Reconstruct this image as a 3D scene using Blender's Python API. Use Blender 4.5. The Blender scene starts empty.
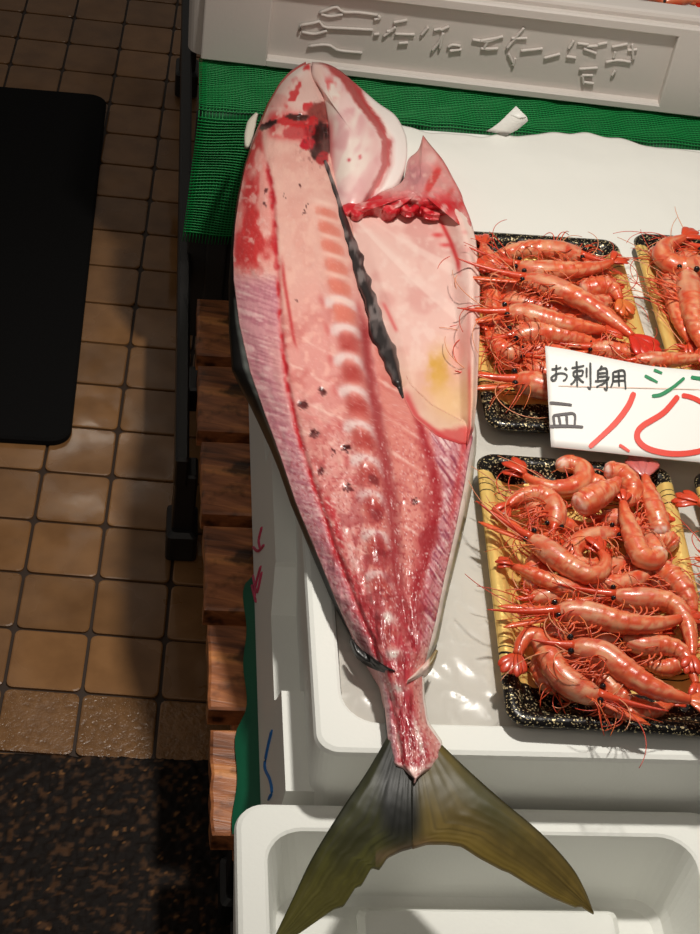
import bpy, bmesh, math, random
import numpy as np
from mathutils import Vector, Matrix
random.seed(7)
rng = np.random.default_rng(7)
C = bpy.context.scene.collection
PI = math.pi

# ------------------------------------------------------------------ camera
H = 1.7; F = 1674.6; TH = math.radians(43.434); RO = math.radians(9.877)
RX = np.array([1., 0, 0]); FW = np.array([0, math.cos(TH), -math.sin(TH)]); UP = np.array([0, math.sin(TH), math.cos(TH)])
def at(px, py, z):
    """point(s) of the world at height z seen at pixel px, py"""
    px = np.asarray(px, float); py = np.asarray(py, float); z = np.asarray(z, float)
    x = px - 350; y = py - 467
    a = x*math.cos(RO) + y*math.sin(RO); b = -x*math.sin(RO) + y*math.cos(RO)
    d = F*FW + a[..., None]*RX - b[..., None]*UP
    t = (z - H)/d[..., 2]
    return np.array([0, 0, H]) + d*t[..., None]
cam = bpy.data.cameras.new('camera'); co = bpy.data.objects.new('camera', cam); C.objects.link(co)
right = math.cos(RO)*RX + math.sin(RO)*UP; upv = -math.sin(RO)*RX + math.cos(RO)*UP
M = Matrix.Identity(4)
for i in range(3):
    M[i][0] = right[i]; M[i][1] = upv[i]; M[i][2] = -FW[i]
M.translation = (0, 0, H); co.matrix_world = M
cam.sensor_fit = 'VERTICAL'; cam.sensor_height = 36; cam.lens = F/934*36; cam.clip_start = .02
bpy.context.scene.camera = co

# the stall's own frame: u to the right, v away from the camera
YAW = math.radians(10.5)
E1 = np.array([math.cos(YAW), math.sin(YAW)]); E2 = np.array([-math.sin(YAW), math.cos(YAW)])
O2 = at(318, 752, .48)[:2]
def S(u, v, z):
    p = O2 + u*E1 + v*E2
    return (p[0], p[1], z)

# ------------------------------------------------------------------ colour helpers
def lin(c):
    c = np.asarray(c, float)/255.
    return np.where(c <= .04045, c/12.92, ((c + .055)/1.055)**2.4)
def _hash(ix, iy, seed):
    h = np.sin(ix*127.1 + iy*311.7 + seed*74.7)*43758.5453
    return h - np.floor(h)
def noise(x, y, seed=0):
    x = np.asarray(x, float); y = np.asarray(y, float)
    ix = np.floor(x); iy = np.floor(y); fx = x - ix; fy = y - iy
    fx = fx*fx*(3 - 2*fx); fy = fy*fy*(3 - 2*fy)
    a = _hash(ix, iy, seed); b = _hash(ix+1, iy, seed); c = _hash(ix, iy+1, seed); d = _hash(ix+1, iy+1, seed)
    return (a*(1-fx) + b*fx)*(1-fy) + (c*(1-fx) + d*fx)*fy
def fbm(x, y, seed=0, o=3):
    s = 0; w = .5; t = 0
    for k in range(o):
        s = s + w*noise(x*2**k, y*2**k, seed + k*13); t += w; w *= .5
    return s/t
def sstep(a, b, x):
    t = np.clip((np.asarray(x, float) - a)/(b - a), 0, 1)
    return t*t*(3 - 2*t)
def mixc(c, col, m):
    m = np.clip(m, 0, 1)[..., None]
    return c*(1 - m) + np.asarray(col, float)*m

# ------------------------------------------------------------------ materials
MATS = {}
def mat(name, color=(1, 1, 1), rough=.5, attr=False, spec=.5, coat=0, metal=0, alpha=1, bump=None, var=None, trans=0, sss=0, sub_bump2=None):
    """color in sRGB 0-255; bump=(scale, strength, distance); var=(scale, colour2, lo, hi)"""
    if name in MATS: return MATS[name]
    m = bpy.data.materials.new(name); m.use_nodes = True; MATS[name] = m
    nt = m.node_tree; b = nt.nodes['Principled BSDF']
    rgb = tuple(lin(color)) + (1,)
    b.inputs['Base Color'].default_value = rgb
    b.inputs['Roughness'].default_value = rough
    b.inputs['Specular IOR Level'].default_value = spec
    b.inputs['Coat Weight'].default_value = coat; b.inputs['Coat Roughness'].default_value = .08
    b.inputs['Metallic'].default_value = metal
    b.inputs['Alpha'].default_value = alpha
    b.inputs['Transmission Weight'].default_value = trans
    if sss:
        b.inputs['Subsurface Weight'].default_value = sss; b.inputs['Subsurface Radius'].default_value = (.01, .004, .002); b.inputs['Subsurface Scale'].default_value = .5
    tc = nt.nodes.new('ShaderNodeTexCoord')
    if attr:
        a = nt.nodes.new('ShaderNodeVertexColor'); a.layer_name = 'Col'
        nt.links.new(a.outputs['Color'], b.inputs['Base Color'])
    elif var:
        n = nt.nodes.new('ShaderNodeTexNoise'); n.inputs['Scale'].default_value = var[0]; n.inputs['Detail'].default_value = 6
        nt.links.new(tc.outputs['Object'], n.inputs['Vector'])
        r = nt.nodes.new('ShaderNodeValToRGB'); r.color_ramp.elements[0].position = var[2]; r.color_ramp.elements[1].position = var[3]
        r.color_ramp.elements[0].color = rgb; r.color_ramp.elements[1].color = tuple(lin(var[1])) + (1,)
        nt.links.new(n.outputs['Fac'], r.inputs['Fac']); nt.links.new(r.outputs['Color'], b.inputs['Base Color'])
    if bump:
        n = nt.nodes.new('ShaderNodeTexNoise'); n.inputs['Scale'].default_value = bump[0]; n.inputs['Detail'].default_value = 4
        nt.links.new(tc.outputs['Object'], n.inputs['Vector'])
        bp = nt.nodes.new('ShaderNodeBump'); bp.inputs['Strength'].default_value = bump[1]; bp.inputs['Distance'].default_value = bump[2]
        nt.links.new(n.outputs['Fac'], bp.inputs['Height']); nt.links.new(bp.outputs['Normal'], b.inputs['Normal'])
    return m

def foam_mat():
    m = mat('white_foam', (241, 242, 236), .55, spec=.35)
    nt = m.node_tree; b = nt.nodes['Principled BSDF']
    tc = nt.nodes.new('ShaderNodeTexCoord'); v = nt.nodes.new('ShaderNodeTexVoronoi'); v.inputs['Scale'].default_value = 260
    bp = nt.nodes.new('ShaderNodeBump'); bp.inputs['Strength'].default_value = .12; bp.inputs['Distance'].default_value = .001
    nt.links.new(tc.outputs['Object'], v.inputs['Vector']); nt.links.new(v.outputs['Distance'], bp.inputs['Height']); nt.links.new(bp.outputs['Normal'], b.inputs['Normal'])
    return m
FOAM = foam_mat()

# ------------------------------------------------------------------ object helpers
def thing(name, label, cat, loc=(0, 0, 0), group=None):
    o = bpy.data.objects.new(name, None); C.objects.link(o); o.location = [float(c) for c in loc]; o.empty_display_size = .02
    o['label'] = label; o['category'] = cat
    if group: o['group'] = group
    return o
def tag(o, label, cat, group=None, kind=None):
    o['label'] = label; o['category'] = cat
    if group: o['group'] = group
    if kind: o['kind'] = kind
    return o
def wloc(o):
    v = Vector((0, 0, 0))
    while o is not None:
        v += o.location; o = o.parent
    return v
def obj(name, vs, fs, m, parent=None, smooth=True, cols=None, mi=None, origin=None):
    """vs in world coordinates; m a material or list; mi per-face material index"""
    vs = np.asarray(vs, float).reshape(-1, 3)
    if origin is None:
        lo = vs.min(0); hi = vs.max(0)
        origin = np.array([(lo[0]+hi[0])/2, (lo[1]+hi[1])/2, lo[2]])
    origin = np.asarray(origin, float)
    me = bpy.data.meshes.new(name)
    me.from_pydata([tuple(v) for v in (vs - origin)], [], [tuple(int(i) for i in f) for f in fs])
    for q in (m if isinstance(m, (list, tuple)) else [m]): me.materials.append(q)
    if mi is not None: me.polygons.foreach_set('material_index', np.asarray(mi, dtype=np.int32))
    if smooth: me.polygons.foreach_set('use_smooth', np.ones(len(me.polygons), dtype=bool))
    if cols is not None:
        cols = np.asarray(cols, float).reshape(-1, 3)
        a = me.color_attributes.new('Col', 'FLOAT_COLOR', 'POINT')
        c4 = np.ones((len(cols), 4)); c4[:, :3] = lin(np.clip(cols, 0, 255)); a.data.foreach_set('color', c4.ravel())
    me.update()
    bm = bmesh.new(); bm.from_mesh(me); bmesh.ops.recalc_face_normals(bm, faces=bm.faces); bm.to_mesh(me); bm.free()
    o = bpy.data.objects.new(name, me); C.objects.link(o)
    if parent is not None:
        o.parent = parent; o.location = Vector(origin) - wloc(parent)
    else: o.location = origin
    return o
class MB:
    def __init__(s): s.v = []; s.f = []; s.c = []; s.mi = []
    def add(s, vs, fs, col=None, mi=0):
        k = len(s.v); vs = [tuple(v) for v in np.asarray(vs, float).reshape(-1, 3)]
        s.v += vs; s.f += [tuple(i + k for i in f) for f in fs]; s.mi += [mi]*len(fs)
        if col is None: col = (255, 255, 255)
        col = np.asarray(col, float)
        if col.ndim == 1: col = np.tile(col, (len(vs), 1))
        s.c += [tuple(q) for q in col.reshape(-1, 3)]
    def build(s, name, m, parent=None, smooth=True, usecol=False, origin=None):
        return obj(name, s.v, s.f, m, parent, smooth, s.c if usecol else None, s.mi, origin)
def grid_faces(n, m, closed=False):
    """n rows of m"""
    f = []
    for i in range(n-1):
        for j in range(m if closed else m-1):
            j2 = (j+1) % m
            f.append((i*m+j, i*m+j2, (i+1)*m+j2, (i+1)*m+j))
    return f
def catmull(P, n):
    P = np.asarray(P, float)
    if len(P) == 2: 
        t = np.linspace(0, 1, n)[:, None]; return P[0]*(1-t) + P[1]*t
    Q = np.vstack([2*P[0]-P[1], P, 2*P[-1]-P[-2]])
    d = np.r_[0, np.cumsum(np.linalg.norm(np.diff(P, axis=0), axis=1))]
    out = []
    for s in np.linspace(0, d[-1], n):
        i = min(max(np.searchsorted(d, s, side='right')-1, 0), len(P)-2)
        t = (s - d[i])/max(d[i+1]-d[i], 1e-9)
        p0, p1, p2, p3 = Q[i:i+4]
        out.append(.5*((2*p1) + (-p0+p2)*t + (2*p0-5*p1+4*p2-p3)*t*t + (-p0+3*p1-3*p2+p3)*t**3))
    return np.array(out)
def tube(P, r, k=8, flat=1.0, col=None, capend=True):
    """tube along world points P, radius array r; flat squashes vertically. returns vs, fs, param arrays"""
    P = np.asarray(P, float); n = len(P); r = np.broadcast_to(np.asarray(r, float), (n,))
    T = np.gradient(P, axis=0); T /= np.linalg.norm(T, axis=1)[:, None] + 1e-12
    vs = []
    for i in range(n):
        t = T[i]; up = np.array([0, 0, 1.])
        if abs(t[2]) > .95: up = np.array([0, 1., 0])
        s = np.cross(t, up); s /= np.linalg.norm(s); w = np.cross(s, t)
        for j in range(k):
            a = 2*PI*j/k
            vs.append(P[i] + r[i]*(math.cos(a)*s + flat*math.sin(a)*w))
    fs = grid_faces(n, k, True)
    fs.append(tuple(range(k))); fs.append(tuple((n-1)*k + j for j in range(k)))
    return np.array(vs), fs
def sphere(c, r, nu=10, nv=7, sc=(1, 1, 1)):
    vs = []; 
    for i in range(nv+1):
        th = PI*(i+.0)/nv; th = min(max(th, .05), PI-.05)
        for j in range(nu):
            a = 2*PI*j/nu
            vs.append((c[0]+r*sc[0]*math.sin(th)*math.cos(a), c[1]+r*sc[1]*math.sin(th)*math.sin(a), c[2]+r*sc[2]*math.cos(th)))
    fs = grid_faces(nv+1, nu, True); fs.append(tuple(range(nu))); fs.append(tuple(nv*nu+j for j in range(nu)))
    return np.array(vs), fs
def rrect(u0, u1, v0, v1, r, n=6):
    """rounded rectangle loop (u, v)"""
    r = max(min(r, (u1-u0)/2-1e-4, (v1-v0)/2-1e-4), 1e-4)
    pts = []
    for cx, cy, a0 in ((u1-r, v1-r, 0), (u0+r, v1-r, PI/2), (u0+r, v0+r, PI), (u1-r, v0+r, 1.5*PI)):
        for i in range(n+1):
            a = a0 + PI/2*i/n
            pts.append((cx + r*math.cos(a), cy + r*math.sin(a)))
    return pts
def loops(mb, rings, fr, col=None, mi=0, cap0=True, cap1=True):
    """rings: list of (list of (u,v), z)"""
    m = len(rings[0][0]); vs = []
    for pts, z in rings:
        vs += [fr(u, v, z) for u, v in pts]
    fs = grid_faces(len(rings), m, True)
    if cap0: fs.append(tuple(range(m)))
    if cap1: fs.append(tuple((len(rings)-1)*m + j for j in range(m)))
    mb.add(vs, fs, col, mi)
def box(mb, fr, u0, u1, v0, v1, z0, z1, b=.003, col=None, mi=0):
    b = min(b, (u1-u0)/3, (v1-v0)/3, (z1-z0)/3)
    loops(mb, [(rrect(u0+b, u1-b, v0+b, v1-b, b, 2), z0), (rrect(u0, u1, v0, v1, b, 2), z0+b), (rrect(u0, u1, v0, v1, b, 2), z1-b), (rrect(u0+b, u1-b, v0+b, v1-b, b, 2), z1)], fr, col, mi)
def slab(name, n, m, top, th, material, **kw):
    """closed sheet: n rows of m points and the same points th lower"""
    top = np.asarray(top, float).reshape(-1, 3); K = n*m; low = top.copy(); low[:, 2] -= th
    fs = grid_faces(n, m) + [tuple(i+K for i in f) for f in grid_faces(n, m)]
    for i in range(n-1):
        for j in (0, m-1): fs.append((i*m+j, (i+1)*m+j, K+(i+1)*m+j, K+i*m+j))
    for j in range(m-1):
        for i in (0, n-1): fs.append((i*m+j, i*m+j+1, K+i*m+j+1, K+i*m+j))
    return obj(name, np.vstack([top, low]), fs, material, **kw)
def polybox(mb, P, fr, d0, d1, axis='u', col=None, mi=0):
    """extrude polygon P given as (v, z) between u=d0 and u=d1 (axis u) or (u, z) between v=d0, d1"""
    n = len(P)
    if axis == 'u': vs = [fr(d0, a, z) for a, z in P] + [fr(d1, a, z) for a, z in P]
    else: vs = [fr(a, d0, z) for a, z in P] + [fr(a, d1, z) for a, z in P]
    fs = [(i, (i+1) % n, n+(i+1) % n, n+i) for i in range(n)] + [tuple(range(n)), tuple(range(n, 2*n))]
    mb.add(vs, fs, col, mi)

# ------------------------------------------------------------------ floor: square tiles in dark grout
TY = math.radians(7.168); TS = .0575*H; T0 = np.array([-.27508*H, 1.62207*H])
def tile_frame(i, j, z):
    x = TS*(i*math.cos(TY) - j*math.sin(TY)) + T0[0]; y = TS*(i*math.sin(TY) + j*math.cos(TY)) + T0[1]
    return (x, y, z)
mb = MB()
grout = (52, 35, 22)
mb.add([tile_frame(-14, -32, -.004), tile_frame(22, -32, -.004), tile_frame(22, 22, -.004), tile_frame(-14, 22, -.004)], [(0, 1, 2, 3)], grout, 0)
for i in range(-12, 20):
    for j in range(-30, 20):
        if i > 2 and j < 0 and i > 6: continue
        g = .022; ch = .085
        v = rng.uniform(.9, 1.08); base = np.array([142, 102, 64])*v
        rough_row = j <= -16
        rings = []
        for ins, z in ((0, -.004), (0, -.0008), (.018, 0)):
            a0, a1, b0, b1 = i+g+ins, i+1-g-ins, j+g+ins, j+1-g-ins
            rings.append((rrect(a0, a1, b0, b1, ch, 3), z))
        loops(mb, rings, tile_frame, base, 2 if rough_row else 1, cap0=False)
def tile_mat(name, rough):
    m = mat(name, rough=.35, attr=True, spec=.5)
    nt = m.node_tree; b = nt.nodes['Principled BSDF']
    tc = nt.nodes.new('ShaderNodeTexCoord')
    n = nt.nodes.new('ShaderNodeTexNoise'); n.inputs['Scale'].default_value = 4.5; n.inputs['Detail'].default_value = 5
    nt.links.new(tc.outputs['Object'], n.inputs['Vector'])
    mr = nt.nodes.new('ShaderNodeMapRange'); mr.inputs['From Min'].default_value = .4; mr.inputs['From Max'].default_value = .65; mr.inputs['To Min'].default_value = .07; mr.inputs['To Max'].default_value = .6
    nt.links.new(n.outputs['Fac'], mr.inputs['Value']); nt.links.new(mr.outputs['Result'], b.inputs['Roughness'])
    n2 = nt.nodes.new('ShaderNodeTexNoise'); n2.inputs['Scale'].default_value = 130 if rough else 22; n2.inputs['Detail'].default_value = 4
    nt.links.new(tc.outputs['Object'], n2.inputs['Vector'])
    mx = nt.nodes.new('ShaderNodeMix'); mx.data_type = 'RGBA'; mx.blend_type = 'MULTIPLY'; mx.inputs['Factor'].default_value = .55
    r = nt.nodes.new('ShaderNodeValToRGB'); r.color_ramp.elements[0].position = .3; r.color_ramp.elements[0].color = (.5, .45, .4, 1); r.color_ramp.elements[1].position = .65
    nt.links.new(n2.outputs['Fac'], r.inputs['Fac'])
    va = [x for x in nt.nodes if x.type == 'VERTEX_COLOR'][0]
    nt.links.new(va.outputs['Color'], mx.inputs[6]); nt.links.new(r.outputs['Color'], mx.inputs[7]); nt.links.new(mx.outputs[2], b.inputs['Base Color'])
    bp = nt.nodes.new('ShaderNodeBump'); bp.inputs['Strength'].default_value = .8 if rough else .12; bp.inputs['Distance'].default_value = .003 if rough else .002
    nt.links.new(n2.outputs['Fac'], bp.inputs['Height']); nt.links.new(bp.outputs['Normal'], b.inputs['Normal'])
    return m
fl = mb.build('floor', [mat('grout', grout, .6, attr=True), tile_mat('tile', False), tile_mat('rough_tile', True)], smooth=False, usecol=True)
fl['kind'] = 'structure'

# black rubber mat
mb = MB()
A = at(107, 100, 0)[:2]; B = at(70, 447, 0)[:2]
d = (B - A); L = np.linalg.norm(d); d /= L; q = np.array([d[1], -d[0]])     # q to the left
if q[0] > 0: q = -q
def mat_frame(u, v, z):
    p = A + d*v + q*u; return (p[0], p[1], z)
loops(mb, [(rrect(0, .8, 0, L, .03), .0005), (rrect(0, .8, 0, L, .03), .009), (rrect(.004, .796, .004, L-.004, .027), .012)], mat_frame)
for k in range(26):
    pass
o = mb.build('floor_mat', mat('rubber', (15, 14, 14), .9, spec=.15, bump=(220, .5, .002)), smooth=False)
tag(o, 'flat black rubber mat lying on the brown floor tiles', 'mat')

# coarse coil mat in front
mb = MB()
A2 = at(0, 750, .012)[:2]; B2 = at(208, 757, .012)[:2]; dd = (B2-A2)/np.linalg.norm(B2-A2); qq = np.array([-dd[1], dd[0]])
N, Mm = 340, 260
us = np.linspace(-.35, .65, N); vv = np.linspace(-.75, 0, Mm)
UU, VV = np.meshgrid(us, vv)
hh = .006 + .003*fbm(UU*150, VV*150, 3, 2) + .004*noise(UU*260, VV*260, 9)
hh[-1, :] = .001; hh[0, :] = .001; hh[:, 0] = .001; hh[:, -1] = .001
PP = A2 + UU[..., None]*dd + VV[..., None]*qq
vs = np.dstack([PP, hh]).reshape(-1, 3)
nn = fbm(UU*170, VV*170, 21, 2)
cc = mixc(np.tile(np.array([24, 18, 15.]), (Mm, N, 1)), (74, 50, 32), sstep(.55, .75, nn)); cc = mixc(cc, (128, 88, 52), (noise(UU*240, VV*240, 5) > .93)*.9)
o = obj('coil_mat', vs, grid_faces(Mm, N), mat('coil', rough=.7, attr=True, spec=.15), cols=cc.reshape(-1, 3))
tag(o, 'coarse dark brown speckled mat lying in front of the floor tiles', 'mat')

# ------------------------------------------------------------------ stand and pallet under the boxes
st = thing('display_stand', 'low black metal stand with a side rail and footed leg under the wooden pallet', 'stand', S(.3, .5, 0))
blk = mat('black_metal', (24, 22, 22), .45, bump=(40, .2, .002))
mb = MB(); box(mb, S, -.120, -.102, .66, 1.95, .15, .20); mb.build('side_rail', blk, st, False)
mb = MB(); box(mb, S, .86, .89, .10, 1.95, .15, .20); mb.build('side_rail', blk, st, False)
for v in (.11, .30, .80, 1.3, 1.85):
    mb = MB(); box(mb, S, -.06 if v < .66 else -.11, .88, v, v+.05, .155, .198); mb.build('cross_bar', blk, st, False)
for u, v in ((-.050, .115), (.85, .115), (-.118, .675), (.85, .675), (-.118, 1.85), (.85, 1.85)):
    mb = MB(); box(mb, S, u, u+.03, v, v+.04, 0.0, .155); lg = mb.build('leg', blk, st, False)
    mb = MB(); box(mb, S, u-.006, u+.036, v-.012, v+.052, 0, .055, .006); mb.build('foot', blk, lg, False)
pa = thing('wooden_pallet', 'wet worn wooden pallet with board ends showing left of the white boxes', 'pallet', S(.35, .5, .2))
def wood_mat():
    m = mat('wet_wood', (120, 74, 42), .38, spec=.5)
    nt = m.node_tree; b = nt.nodes['Principled BSDF']; tc = nt.nodes.new('ShaderNodeTexCoord')
    mp = nt.nodes.new('ShaderNodeMapping'); mp.inputs['Scale'].default_value = (6, 42, 30); mp.inputs['Rotation'].default_value = (0, 0, -YAW)
    nt.links.new(tc.outputs['Object'], mp.inputs['Vector'])
    n = nt.nodes.new('ShaderNodeTexNoise'); n.inputs['Scale'].default_value = 1.3; n.inputs['Detail'].default_value = 7; n.inputs['Distortion'].default_value = 1.2
    nt.links.new(mp.outputs['Vector'], n.inputs['Vector'])
    r = nt.nodes.new('ShaderNodeValToRGB'); e = r.color_ramp.elements
    e[0].position = .3; e[0].color = tuple(lin((96, 54, 32))) + (1,); e[1].position = .72; e[1].color = tuple(lin((226, 150, 86))) + (1,)
    x = e.new(.5); x.color = tuple(lin((172, 104, 62))) + (1,)
    nt.links.new(n.outputs['Fac'], r.inputs['Fac'])
    n2 = nt.nodes.new('ShaderNodeTexNoise'); n2.inputs['Scale'].default_value = 28; n2.inputs['Detail'].default_value = 3
    nt.links.new(tc.outputs['Object'], n2.inputs['Vector'])
    r2 = nt.nodes.new('ShaderNodeValToRGB'); r2.color_ramp.elements[0].position = .34; r2.color_ramp.elements[0].color = (.16, .15, .10, 1); r2.color_ramp.elements[1].position = .46
    nt.links.new(n2.outputs['Fac'], r2.inputs['Fac'])
    mx = nt.nodes.new('ShaderNodeMix'); mx.data_type = 'RGBA'; mx.blend_type = 'MULTIPLY'; mx.inputs['Factor'].default_value = 1
    nt.links.new(r.outputs['Color'], mx.inputs[6]); nt.links.new(r2.outputs['Color'], mx.inputs[7]); nt.links.new(mx.outputs[2], b.inputs['Base Color'])
    bp = nt.nodes.new('ShaderNodeBump'); bp.inputs['Strength'].default_value = .5; bp.inputs['Distance'].default_value = .004
    nt.links.new(n.outputs['Fac'], bp.inputs['Height']); nt.links.new(bp.outputs['Normal'], b.inputs['Normal'])
    return m
WOOD = wood_mat()
bands = [(.808, .936, -.096), (.661, .795, -.094), (.514, .649, -.090), (.361, .502, -.086), (.219, .347, -.082), (.06, .200, -.080)]
for v0, v1, u0 in bands:
    mb = MB(); n = 14
    # end edge slightly ragged
    P = []
    us = [u0 + rng.uniform(-.0012, .0012) for _ in range(8)]
    ring = [(us[k], v0 + .004 + (v1-v0-.008)*k/7) for k in range(8)] + [(.80, v1), (.80, v0)]
    ring_in = [(a+.003 if k < 8 else a-.003, b + (.003 if k in (0, 9) else -.003 if k in (7, 8) else 0)) for k, (a, b) in enumerate(ring)]
    loops(mb, [(ring, .222), (ring, .248), (ring_in, .250)], S)
    mb.build('deck_board', WOOD, pa, False)
for u0 in (-.055, .33, .70):
    mb = MB(); box(mb, S, u0, u0+.07, .062, .934, .200, .2225); mb.build('bearer', WOOD, pa, False)

# back shelf, a dark table behind that carries the netting and the upper box
sh = thing('back_shelf', 'dark shelf under the green netting behind the fish', 'shelf', S(.4, 1.5, 0))
drk = mat('dark_shelf', (52, 48, 45), .7)
mb = MB(); box(mb, S, -.09, 1.05, 1.085, 1.75, .435, .460); mb.build('shelf_top', drk, sh, False)
mb = MB(); box(mb, S, -.108, 1.0, 1.10, 1.12, .04, .434); mb.build('front_panel', drk, sh, False)
for u, v in ((-.08, 1.09), (1.0, 1.09), (-.08, 1.70), (1.0, 1.70)):
    mb = MB(); box(mb, S, u, u+.03, v, v+.03, 0, .436); mb.build('leg', drk, sh, False)

# ------------------------------------------------------------------ green netting
GREEN = mat('green_net', (16, 138, 66), .45, spec=.4)
GREEN2 = mat('green_sheet', (10, 82, 42), .55, spec=.3, bump=(90, .4, .002))
net = thing('green_netting', 'green plastic mesh netting draped over the shelf edge behind the fish', 'netting', S(.35, 1.1, .25))
def net_prof(t):
    """t = distance along the netting from the back; returns v, z (over the edge and down)"""
    flat = .115
    if t < flat: return 1.19 - t, .4645
    a = (t - flat)/.012
    if a < PI/2: return 1.075 - .012*math.sin(a), .4645 - .012*(1-math.cos(a))
    dn = t - flat - .012*PI/2
    return 1.063 + .004*math.sin(dn*28), .4525 - dn
def net_pt(u, t, off=0, wob=1):
    v, z = net_prof(t)
    ruff = .0016*math.sin(u*60 + t*25) + .0012*math.sin(u*23 - t*70)
    if t > .125: return S(u - .05*(t-.125)*(1 if u < 0 else 0), v - off + ruff*1.6*wob, z)
    return S(u, v, z + off + abs(ruff)*wob)
mb = MB()          # backing sheet
us = np.linspace(-.103, .80, 120); ts = np.linspace(0.02, .325, 70)
vs = [net_pt(u, t, .0) for t in ts for u in us]
mb.add(vs, grid_faces(len(ts), len(us)))
o = mb.build('sheet', GREEN2, net)
sol = o.modifiers.new('thick', 'SOLIDIFY'); sol.thickness = .0012; sol.offset = -1
mb = MB()          # strands
def strand(P, r):
    vs, fs = tube(P, r, 4); mb.add(vs, fs)
for k in range(0, 156):
    u = -.106 + .0046*k
    if u > .62: break
    if u < .02: strand([net_pt(u, t, .0035) for t in np.linspace(0.0, .335, 26)], .0007)
    else: strand([net_pt(u, t, .0035) for t in np.linspace(0.0, .150, 12)], .0007)
for k in range(0, 70):
    t = .0046*k
    if t > .34: break
    ue = .02 if t > .152 else .62
    strand([net_pt(u, t, .0035 + .001) for u in np.linspace(-.107, ue, 12 if t > .152 else 60)], .0009)
mb.build('mesh_strands', GREEN, net)

# loose green sheet under the boxes
mb = MB(); us = np.linspace(0, .75, 60); vs_ = np.linspace(.062, .93, 80)
jit = lambda v: float(np.interp(v, [.06, .19, .22, .40, .44, .93], [-.058, -.052, -.043, -.040, -.015, -.01])) + .002*math.sin(v*61)
vs = [S(u + (jit(v) if k == 0 else 0), v, .2535 + .0008*math.sin(u*50+v*31)) for v in vs_ for k, u in enumerate(us)]
mb.add(vs, grid_faces(80, 60))
o = mb.build('ground_sheet', mat('green_tarp', (14, 96, 66), .4, bump=(60, .3, .002)))
so = o.modifiers.new('thick', 'SOLIDIFY'); so.thickness = .001; so.offset = 0
tag(o, 'green sheet lying on the pallet beneath the white box holding the fish', 'sheet')

# plinth that carries the small box in front
mb = MB(); box(mb, S, -.045, .38, -.33, .045, 0, .20, .006)
for k in range(5):
    box(mb, S, -.05, .385, -.335, .05, .02+.04*k, .03+.04*k, .002)
o = mb.build('support_crate', mat('black_plastic', (22, 20, 19), .5), smooth=False)
tag(o, 'black plastic crate under the front white foam box', 'crate')

# ------------------------------------------------------------------ foam boxes
def foam_box(mb, fr, u0, u1, v0, v1, z0, z1, wl, wr, wf, wb, floor, ro=.02, ri=.03, taper=.012, depth_mb=None):
    """open box: outer shell with rounded rim and an inner tub"""
    t = taper; R_ = []
    R_.append((rrect(u0+t+.004, u1-t-.004, v0+t+.004, v1-t-.004, ro, 7), z0))
    R_.append((rrect(u0+t, u1-t, v0+t, v1-t, ro, 7), z0+.004))
    R_.append((rrect(u0, u1, v0, v1, ro, 7), z1-.006))
    R_.append((rrect(u0+.0018, u1-.0018, v0+.0018, v1-.0018, ro-.002, 7), z1-.0018))
    R_.append((rrect(u0+.006, u1-.006, v0+.006, v1-.006, ro-.005, 7), z1))
    a, b, c, d = u0+wl, u1-wr, v0+wf, v1-wb
    R_.append((rrect(a-.004, b+.004, c-.004, d+.004, ri+.004, 7), z1))
    R_.append((rrect(a-.001, b+.001, c-.001, d+.001, ri+.001, 7), z1-.0015))
    R_.append((rrect(a, b, c, d, ri, 7), z1-.006))
    zi = z0+floor
    R_.append((rrect(a+.010, b-.010, c+.010, d-.010, ri, 7), zi+.02))
    R_.append((rrect(a+.014, b-.014, c+.014, d-.014, ri-.004, 7), zi+.006))
    R_.append((rrect(a+.022, b-.022, c+.022, d-.022, ri-.01, 7), zi))
    loops(mb, R_, fr)

# --- main box holding the fish
mb = MB()
foam_box(mb, S, -.002, .74, 0, 1.038, .2555, .48, .028, .03, .036, .034, .03, ro=.022, ri=.034, taper=.010)
# lower band of the left side with its ledge and hand hold
ZL = .402
prof = [(.012, .262), (.012, ZL), (.130, ZL), (.142, .372), (.150, .362), (.262, .362), (.300, ZL-.006), (.302, ZL), (.48, ZL), (.486, .365), (.60, .365), (.606, ZL), (1.02, ZL), (1.02, .262)]
n = len(prof)
def ub(z): return -.030 + (z-.262)/(ZL-.262)*.009
inn = [S(.016, a, z) for a, z in prof]; out = [S(ub(z), a, z) for a, z in prof]
mb.add(inn + out, [(i, (i+1) % n, n+(i+1) % n, n+i) for i in range(n)] + [tuple(range(n)), tuple(range(n, 2*n))])
mainb = mb.build('foam_box', FOAM, smooth=False)
tag(mainb, 'large white foam box full of ice with the split fish lying across it', 'box')
# marker scribbles on the left face of the main box
PINK = mat('pink_marker', (214, 74, 110), .5); BLUE = mat('blue_marker', (38, 118, 196), .5)
def side_pt(px_, py_):
    """point on the outer left face of the main box seen at a pixel"""
    z = .32
    for _ in range(25):
        p = at(px_, py_, z); d = p[:2]-O2; u = d@E1
        e = u - (ub(z) - .0008); p2 = at(px_, py_, z+.001); u2 = (p2[:2]-O2)@E1 - (ub(z+.001) - .0008)
        s = (u2-e)/.001
        z -= e/s
    return at(px_, py_, z)
def scribble(name, strokes, m, r):
    mb = MB()
    for s in strokes:
        P = np.array([side_pt(*p) for p in catmull(np.array(s, float), 24)])
        rr = np.full(24, r); rr[0] = rr[-1] = r*.5
        vs, fs = tube(P, rr, 6, 1); mb.add(vs, fs)
    return mb.build(name, m, mainb)
scribble('pink_mark', [[(262, 527), (259, 540), (260, 548)], [(253, 547), (258, 551), (264, 545)], [(261, 566), (256, 585), (255, 598)], [(253, 575), (257, 592), (262, 572)], [(252, 585), (256, 602)]], PINK, .0018)
scribble('blue_mark', [[(272, 730), (267, 752), (265, 768), (270, 780), (272, 792), (268, 800)]], BLUE, .0018)

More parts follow.
